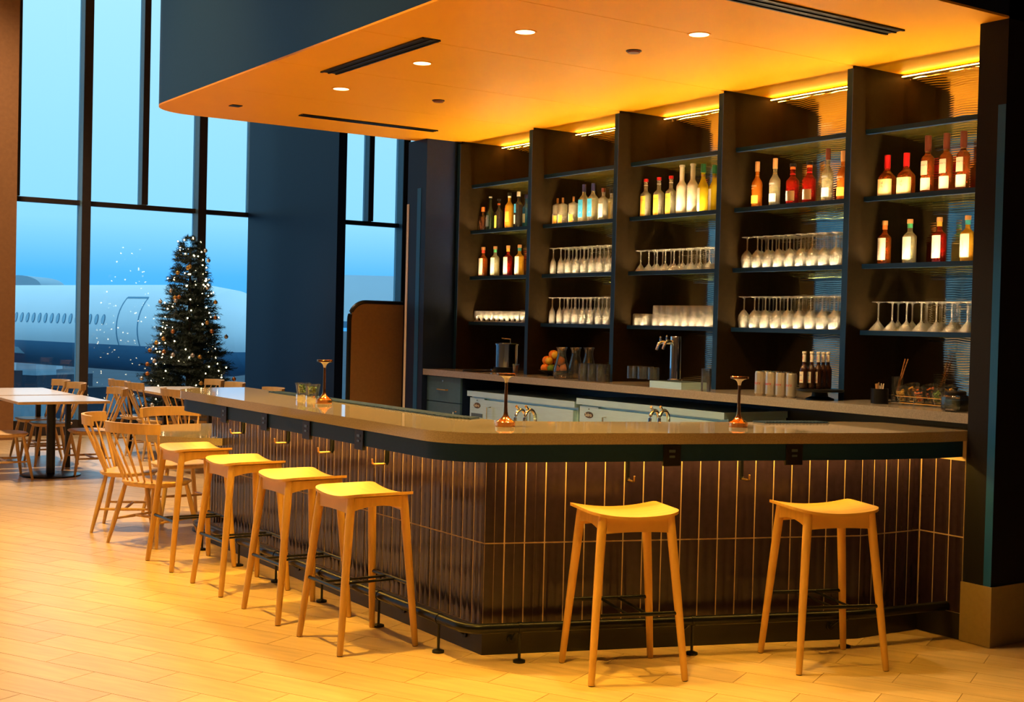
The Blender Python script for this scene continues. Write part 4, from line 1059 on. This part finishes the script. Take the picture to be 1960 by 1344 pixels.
def row(name, label, cat, group, prof, H, shelf, pxa, pxb, count, rows, flip=True, dx=.085, X0=6.285, spacing=None, stack=1, m='glassware', zb=None):
    z0 = SHZ[shelf]+.0005 if zb is None else zb
    me = lathe_obj(name, updown(prof, H) if flip else prof, m)
    def ypos(px_x):
        p = px_(px_x, 500, X0)
        for _ in range(3):
            _, yy, _ = proj((X0, p.y, z0+H/2)); p = px_(px_x, yy, X0)
        return p.y
    R = max(q[0] for q in prof)+.003; ya, yb = inbay(ypos(pxa), R, pxa), inbay(ypos(pxb), R, pxb)
    ORD = ['leftmost', 'second', 'third', 'fourth', 'fifth', 'sixth', 'seventh', 'eighth', 'ninth', 'tenth', 'rightmost']
    for r in range(rows):
        for i in range(count):
            y = ya+(yb-ya)*i/(count-1) if count > 1 else ya
            if r % 2:
                if i == count-1: continue
                y += (yb-ya)/(count-1)/2
            for s_ in range(stack):
                o = link(name, me); o.location = (X0+dx*r, y, z0+s_*(H+.001)); w = 'rightmost' if i == count-1 else ORD[i]; tag(o, ('%s front-row %s' % (w, label)) if r == 0 else 'back-row '+label, cat, group)
    return ya, yb
row('champagne_flute', 'champagne flute upside down on the upper glass row of the second bay', 'flute', 'upper row of flutes', FLUTE, .215, 2, 1059, 1164, 8, 3, dx=.082)
row('champagne_flute', 'champagne flute upside down on the lower glass row of the second bay', 'flute', 'lower row of flutes', FLUTE, .215, 3, 1057, 1161, 8, 3, dx=.082)
row('coupe_glass', 'coupe glass turned upside down on the third bay shelf', 'cocktail glass', 'row of upturned coupes', COUPE, .159, 2, 1221, 1358, 9, 2, dx=.095, X0=6.30)
row('rocks_glass', 'low tumbler upside down at the left end of the third bay shelf', 'tumbler', 'low tumblers in the third bay', ROCKS, .088, 3, 1214, 1236, 2, 3, dx=.085, X0=6.29)
row('highball_glass', 'highball glass upside down on the third bay shelf', 'highball glass', 'highballs in the third bay', HIGH, .150, 3, 1258, 1358, 8, 2, dx=.09, X0=6.285)
row('wine_glass', 'wine glass upside down on the upper glass row of the fourth bay', 'wine glass', 'upper row of wine glasses', WINE, .212, 2, 1430, 1600, 9, 3, dx=.088)
row('wine_glass', 'wine glass upside down on the lower glass row of the fourth bay', 'wine glass', 'lower row of wine glasses', WINE, .212, 3, 1424, 1597, 9, 3, dx=.088)
row('martini_glass', 'martini glass turned upside down on the lowest shelf of the right bay', 'martini glass', 'row of upturned martini glasses', MARTINI, .177, 3, 1681, 1852, 7, 2, dx=.118, X0=6.312)
row('small_glass', 'small stemmed glass in the lowest row of the leftmost bay', 'small glass', 'small stemmed glasses', SMALL, .098, 3, 912, 1001, 10, 2, False, dx=.085, X0=6.285)

# ------------------------------------------------------------------ things on the back worktop
def cpos(pxx, pyy, X=None, z=ZB):
    return pz(pxx, pyy, z) if X is None else None
def atX(pxx, X, z=ZB):
    p = px_(pxx, 720, X)
    for _ in range(3):
        _, yy, _ = proj((X, p.y, z)); p = px_(pxx, yy, X)
    return Vector((X, p.y, z))
# ice bucket / urn
p = atX(968, 6.16); t = thing('steel_urn', 'round brushed steel urn with lid on a black base', 'urn', p)
MB().lathe([(.0001, 0), (.105, 0), (.105, .045), (.0001, .045)], 32).obj('base', 'black_plastic', t)
MB().lathe([(.0001, .046), (.098, .046), (.098, .232), (.0001, .232)], 40).obj('body', 'chrome', t)
MB().lathe([(.104, .2325), (.104, .242), (.09, .250), (.0001, .256)], 40).obj('lid', 'chrome', t)
MB().tube([(0, -.06, .252), (0, -.06, .285), (-.02, -.01, .287), (-.05, .0, .292)], .005, 8).obj('lid_handle', 'chrome', t)
MB().rod((-.10, .03, .02), (-.13, .03, .02), .008, n=10).obj('knob', 'chrome', t)
p = atX(987, 6.0); t = thing('red_drink', 'glass of red drink before the steel urn', 'drink', p)
MB().lathe([(.0001, 0), (.024, 0), (.030, .085), (.0295, .085), (.023, .004), (.0001, .004)], 20).obj('glass', 'clear_jar', t)
MB().lathe([(.0001, .0045), (.0225, .0045), (.028, .075), (.0001, .075)], 20).obj('drink', 'drink_red', t)
p = atX(914, 6.0); t = thing('bar_tray', 'flat black tray lying at the left end of the back worktop', 'tray', p)
MB().lathe([(.0001, 0), (.12, 0), (.13, .012), (.125, .012), (.118, .003), (.0001, .003)], 36).obj('dish', 'black_plastic', t)
MB().lathe([(.131, .009), (.133, .011), (.131, .013), (.131, .009)], 36, caps=False).obj('rim', 'black_metal', t)
# fruit bowl
p = atX(1062, 6.22); fb = thing('fruit_bowl', 'black bowl of citrus fruit beside the carafes', 'bowl', p)
MB().lathe([(.0001, 0), (.055, 0), (.06, .01), (.135, .045), (.13, .046), (.06, .016), (.0001, .014)], 36).obj('dish', 'black_plastic', fb)
MB().lathe([(.058, .0), (.062, .004), (.058, .008)], 30).obj('foot', 'black_metal', fb)
fr_ = [(-.055, .06, .055, 'orange'), (-.06, -.03, .055, 'lime'), (.03, .085, .06, 'lime'), (.05, -.06, .06, 'orange'), (.0, .0, .05, 'orange'), (-.045, .02, .115, 'lemon'),
       (-.03, .075, .118, 'orange'), (.02, -.045, .118, 'orange'), (.035, .03, .118, 'orange'), (-.01, .015, .168, 'orange'), (-.02, -.035, .165, 'lemon')]
for i, (dx, dy, dz, kd) in enumerate(fr_):
    rr_ = .038 if kd == 'orange' else .033
    t = thing('%s_fruit' % kd, {'orange': 'orange in the fruit bowl beside the carafes', 'lemon': 'yellow lemon in the fruit bowl beside the carafes', 'lime': 'green lime low in the fruit bowl'}[kd], kd, (p.x+dx, p.y+dy, p.z+dz+.005), 0, '%ss in the bowl' % kd)
    MB().sphere((0, 0, 0), rr_, 12, (1, 1.05, .95)).obj('peel', kd+'_peel', t, ang=80)
    MB().rod((-.5*rr_, -.3*rr_, rr_*.78), (-.52*rr_, -.31*rr_, rr_*.84), .004, n=8).obj('stem', 'lime_peel', t)
# carafes
CAR = [(.0001, 0), (.050, 0), (.056, .006), (.066, .035), (.064, .075), (.045, .135), (.033, .185), (.034, .215), (.044, .240), (.0425, .240), (.0325, .215), (.0315, .185), (.0435, .135), (.0625, .075), (.0645, .035), (.054, .010), (.0001, .008)]
for x, X, w in ((1074, 5.93, 'nearest glass carafe beside the fruit bowl'), (1101, 6.08, 'middle glass carafe of three'), (1126, 6.23, 'glass carafe nearest the tumblers')):
    p = atX(x, X); t = thing('carafe', w, 'carafe', p, 0, 'glass carafes')
    MB().lathe(CAR, 28).obj('vessel', 'clear_jar', t, ang=60)
    MB().lathe([(.043, .2385), (.0455, .2405), (.043, .2425)], 28, caps=False).obj('rim', 'clear_jar', t)
RIB = [(.0001, 0), (.034, 0), (.037, .006), (.038, .130), (.0365, .130), (.035, .012), (.0001, .012)]
me = lathe_obj('ribbed_tumbler', RIB, 'clear_jar', 16)
i = 0
for X, xs in ((5.90, (1116, 1133, 1150)), (5.99, (1124, 1141, 1158))):
    for x in xs:
        o = link('ribbed_tumbler', me); o.location = atX(x, X)
        tag(o, '%s tall clear tumbler in the %s row of the cluster beside the carafes' % (('left', 'middle', 'right')[xs.index(x)], 'front' if X < 5.95 else 'back'), 'tumbler', 'tumblers beside the carafes')
# drip tray with tap tower
a, c = pz(1190, 741, ZB), pz(1266, 752, ZB)
y1, y0 = a.y-.02, atX(1340, 6.0).y
dt = thing('drip_tray', 'long steel drip tray under the beer tap', 'drip tray', ((5.83+6.06)/2, (y0+y1)/2, ZB))
hx, hy = .115, (y1-y0)/2
MB().box(-hx, hx, -hy, hy, 0, .045).obj('pan', 'steel', dt, False)
for i in range(14):
    y = -hy+.03+i*(2*hy-.06)/13; MB().box(-hx+.02, hx-.02, y-.004, y+.004, .045, .048).obj('grate_bar', 'steel_dark', dt, False)
p = atX(1291, 5.99); p.z = ZB+.0485; tt = thing('beer_tower', 'chrome beer tap column with two taps', 'beer tap', p)
MB().lathe([(.0001, 0), (.052, 0), (.052, .008), (.040, .012), (.038, .30), (.036, .305), (.0001, .305)], 32).obj('column', 'chrome', tt)
for k_, (yy, zz) in enumerate(((.055, .255), (-.012, .262))):
    fa_ = MB().tube([(-.035, yy*.3, zz+.005), (-.075, yy, zz+.008), (-.105, yy, zz), (-.125, yy, zz-.045)], [.011, .013, .012, .009], 12).obj('faucet', 'chrome', tt)
    MB().lathe([(.006, 0), (.009, .012), (.006, .022), (.008, .035), (.0001, .042)], 14, (-.092, yy, zz+.01)).obj('tap_stem', 'chrome', fa_)
me = lathe_obj('beer_glass', HIGH, 'clear_jar', 16)
me2 = lathe_obj('upturned_tumbler', updown(ROCKS, .088), 'clear_jar', 16)
for x, X, w in ((1210, 5.87, 'leftmost front'), (1230, 5.87, 'middle front'), (1250, 5.87, 'rightmost front'), (1220, 5.96, 'left rear'), (1240, 5.96, 'right rear')):
    o = link('upturned_tumbler', me2); q = atX(x, X); q.z = ZB+.0485; o.location = q; tag(o, '%s clear tumbler upside down on the steel drip tray' % w, 'tumbler', 'tumblers on the drip tray')
o = link('beer_glass', me); o.location = atX(1351, 5.86); tag(o, 'single tall clear glass right of the beer tap', 'beer glass')
# cans
def can(x, X, label, front_row):
    q = atX(x, X); t = thing('drink_can', label, 'can', q, 0, 'silver drink cans')
    MB().lathe([(.0001, .002), (.022, .0), (.026, .004), (.033, .014), (.033, .138), (.029, .150)], 24).obj('body', 'can_body', t)
    MB().lathe([(.029, .150), (.0285, .1535), (.026, .152), (.0001, .150)], 24).obj('lid', 'can_top', t)
    wrap_text('Coors', .026, .033, .078, PI-.25, False, .35).obj('script', 'ink_red', t, False)
for i, (x, w) in enumerate(((1454, 'leftmost'), (1474.5, 'second'), (1494, 'third'), (1514, 'rightmost'))):
    can(x, 5.90, '%s silver drink can in the front row beside the beer bottles' % w, True)
for x in (1466, 1486, 1506): can(x, 6.0, 'silver drink can standing behind the front row of cans', False)
# cake stand and beer bottles
p = atX(1569, 5.945); cs = thing('cake_stand', 'black cake stand carrying the beer bottles', 'stand', p)
MB().lathe([(.0001, 0), (.085, 0), (.085, .008), (.05, .02), (.045, .05)], 36).obj('pedestal', 'black_plastic', cs)
MB().lathe([(.0001, .05), (.138, .05), (.142, .054), (.142, .064), (.0001, .064)], 48).obj('plate', 'black_plastic', cs)
BE = [(1538, 5.855), (1552.5, 5.897), (1567.5, 5.939), (1582.5, 5.981), (1597.5, 6.023)]
for i, (x, X) in enumerate(BE):
    w = ['leftmost beer bottle on the black stand', 'second beer bottle from the left on the black stand', 'middle beer bottle at the front of the black stand', 'fourth beer bottle, partly hidden on the black stand', 'beer bottle on the black stand nearest the upright'][i] if i < 5 else 'beer bottle at the back of the black stand'
    bottle(w, x, 3, .225, .0245, 'bottle_brown', .04, 'cap_white', (.50, .68, .44), [(.16, .46, -50, 35, 'paper')],
           [('TWBE', .011, .22, 'ink_red', False, -8), ('IPA', .014, .36, 'ink_blue', False, -8)], bands=[(.72, .93, 'cap_white')], X=X, zbase=ZB+.0645, group='beer bottles', name='beer_bottle', cat='beer bottle')
for t in [o for o in bpy.data.objects if o.name.startswith('beer_bottle')]:
    wrap_text('Z', .022, .0118, .185, PI-.2).obj('neck_mark', 'ink_red', t, False)
# garnish station
p = atX(1683, 6.02); t = thing('straw_cup', 'round black cup holding picks and stirrers', 'cup', p)
MB().lathe([(.0001, 0), (.048, 0), (.050, .003), (.050, .088), (.046, .088), (.044, .01), (.0001, .01)], 32).obj('cup', 'black_plastic', t)
rnd = random.Random(3)
for i in range(8):
    a = rnd.uniform(0, 6.28); r_ = rnd.uniform(.01, .035); MB().rod((r_*math.cos(a)*.5, r_*math.sin(a)*.5, .012), (r_*math.cos(a), r_*math.sin(a), rnd.uniform(.105, .125)), .003, n=6).obj('pick', ['cap_cork', 'paper', 'cap_wood'][i % 3], t)
p0, p1 = pz(1697, 773, ZB), pz(1796, 782, ZB)
rk = thing('garnish_rack', 'low wire rack holding garnish jars', 'rack', (p0.x+.10, (p0.y+p1.y)/2, ZB))
hy = (p0.y-p1.y)/2; hx = .105
def wire(pts_): return MB().tube(pts_, .0028, 6)
for z in (.012, .05):
    wire([(-hx, -hy, z), (-hx, hy, z), (hx, hy, z), (hx, -hy, z), (-hx, -hy, z)]).obj('rail', 'chrome', rk)
for x in (-hx, hx):
    for y in (-hy, 0, hy): wire([(x, y, 0), (x, y, .05)]).obj('upright', 'chrome', rk)
for y in (-hy*.66, -hy*.33, 0, hy*.33, hy*.66): wire([(-hx, y, .012), (hx, y, .012)]).obj('cross_wire', 'chrome', rk)
JR = [(.0001, .0), (.030, .0), (.033, .004), (.044, .075), (.047, .076), (.047, .084), (.044, .085), (.042, .076), (.031, .006), (.0001, .005)]
gm = ['garnish_a', 'garnish_b', 'garnish_c', 'garnish_a', 'garnish_b', 'garnish_a']
gn = ['lemon peel', 'red cherries', 'limes', 'lemon wedges', 'orange slices', 'olives']
for i in range(6):
    r_, c_ = divmod(i, 3); y = hy*.64-c_*hy*.64; x = -.052+r_*.102
    t = thing('garnish_jar', 'open glass jar of %s in the %s row of the wire rack' % (gn[i], 'front' if r_ == 0 else 'back'), 'jar', (rk.location.x+x, rk.location.y+y, ZB+.016+r_*.018), 0, 'garnish jars')
    j = MB().lathe(JR, 24); g2 = MB(); rnd = random.Random(i)
    tilt = Matrix.Rotation(math.radians(-16), 4, 'Y')
    j.xf(tilt).obj('glass', 'clear_jar', t, ang=60)
    for k_ in range(26):
        z = rnd.uniform(.014, .072); rr_ = rnd.uniform(0, .020+z*.16); a = rnd.uniform(0, 6.28)
        c = Vector((rr_*math.cos(a), rr_*math.sin(a), z)); g2.sphere(c, rnd.uniform(.006, .010), 4, (1.2, .8, .7))
    o = g2.xf(tilt).obj('pieces', gm[i], t); o['kind'] = 'stuff'
p = pz(1828, 783, ZB); p.x = 5.90; p = atX(1828, 5.88)
t = thing('lidded_jar', 'square glass jar with black lid at the right end of the back worktop', 'jar', p)
MB().lathe([(.0001, 0), (.052, 0), (.058, .006), (.060, .02), (.060, .075), (.052, .088), (.050, .088), (.057, .074), (.057, .02), (.050, .007), (.0001, .006)], 36, sq=5).obj('glass', 'clear_jar', t, ang=50)
MB().lathe([(.0001, .008), (.050, .008), (.055, .02), (.055, .062), (.0001, .066)], 32, sq=5).obj('contents', 'olive_jar', t, ang=50)
MB().lathe([(.0001, .0885), (.056, .0885), (.056, .104), (.050, .110), (.0001, .112)], 36).obj('lid', 'black_plastic', t)
MB().lathe([(.010, .112), (.008, .118), (.016, .126), (.0001, .130)], 18).obj('knob', 'black_plastic', t)
p = atX(1716, 6.36); t = thing('straw_glass', 'clear glass with tall twisted copper straws', 'straws', p)
MB().lathe(HIGH, 18).obj('glass', 'clear_jar', t)
for dx, dy in ((0, 0), (.008, -.012), (-.006, -.026)):
    b = MB(); a = Vector((dx, .015, .014)); c = Vector((dx, -.055+dy, .26)); N = 22
    b.tube([a.lerp(c, i/N) for i in range(N+1)], [.0035 if i % 2 else .0048 for i in range(N+1)], 8); b.obj('twisted_straw', 'copper', t)

# ------------------------------------------------------------------ christmas tree
tp = Vector((5.98, 16.25, 0)); TH_, TRD = 2.62, .745
tree = thing('christmas_tree', 'lit christmas tree with baubles in front of the window wall', 'christmas tree', tp)
MB().rod((0, 0, .03), (0, 0, 2.5), .04, .012, 10).obj('trunk', 'trunk', tree)
MB().lathe([(.25, 0), (.25, .02), (.05, .05)], 24).obj('stand', 'black_metal', tree)
rnd = random.Random(11)
b = MB(); bulbs = MB(); tips = []
def tr(z): return TRD*(1-.80*((z-.18)/(TH_-.18))) if z < TH_-.10 else .12
def needles(b, a, d, L):
    d = d.normalized(); s1 = d.cross(Vector((0, 0, 1))); s1 = s1.normalized() if s1.length > .01 else Vector((1, 0, 0)); s2 = d.cross(s1)
    n_ = max(6, int(L/.0055))
    for i in range(n_):
        c = a+d*L*(i/n_); an = rnd.uniform(0, 6.28); o = (s1*math.cos(an)+s2*math.sin(an))*.045+d*.030; w = d.cross(o).normalized()*.0042
        b.add([c-w, c+w, c+o], [(0, 1, 2)])
z = .20
while z < TH_-.02:
    R = tr(z); nb = max(5, int(13*R/.5+5))
    for i in range(nb):
        a = rnd.uniform(0, 6.28); R2 = R*rnd.uniform(.82, 1.10); drp = rnd.uniform(-.02, .06)
        d = Vector((math.cos(a), math.sin(a), .12)); tip = Vector((math.cos(a)*R2, math.sin(a)*R2, z+drp)); root = Vector((math.cos(a)*R*.12, math.sin(a)*R*.12, z+drp-.10*R))
        ln = (tip-root); needles(b, root, ln, ln.length); tips.append(tip)
        for q in (.45, .7):
            for sgn in (-1, 1):
                bp_ = root.lerp(tip, q); d2 = (Matrix.Rotation(sgn*.75, 3, 'Z') @ ln.normalized())+Vector((0, 0, .1)); L2 = R*.34*(1.2-q); needles(b, bp_, d2, L2); tips.append(bp_+d2.normalized()*L2)
    z += .055
needles(b, Vector((0, 0, TH_-.12)), Vector((0, 0, 1)), .14)
o = b.obj('foliage', 'needle', tree, False); o['kind'] = 'stuff'
for i in range(230):
    t_ = rnd.choice(tips); bulbs.sphere((t_.x*.985+rnd.uniform(-.01, .01), t_.y*.985, t_.z+rnd.uniform(-.01, .02)), .0095, 3)
o = bulbs.obj('fairy_lights', 'fairy', tree); o['kind'] = 'stuff'
kinds = [('bauble_gold', 'gold bauble hanging on the christmas tree', 'gold baubles'), ('bauble_copper', 'copper coloured bauble hanging on the christmas tree', 'copper baubles'), ('bauble_silver', 'silver bauble hanging on the christmas tree', 'silver baubles')]
sph = {}
for i in range(42):
    for _ in range(40):
        z = .3+2.2*rnd.random()**1.25
        a = -PI/2-.35+rnd.uniform(-1.5, 1.5)
        R = tr(z)*1.0+.015
        if True: break
    mn, lb, gr = kinds[i % 3]
    if mn not in sph: sph[mn] = (MB().sphere((0, 0, 0), .027, 8).mesh('ball', mn), MB().rod((0, 0, .026), (0, 0, .036), .006, n=8).mesh('cap', 'brass'))
    hz = ('bottom', 'lower', 'middle', 'upper', 'top')[min(4, int((z-.25)/.48))]; sd = ('left', 'centre', 'right')[0 if math.cos(a+.55) < -.35 else 2 if math.cos(a+.55) > .35 else 1]
    lb = lb.replace('hanging on the', 'on the %s %s of the' % (hz, sd))
    t = thing('bauble', lb, 'bauble', (tp.x+R*math.cos(a), tp.y+R*math.sin(a), z), 0, gr)
    link('ball', sph[mn][0], t); link('cap', sph[mn][1], t)
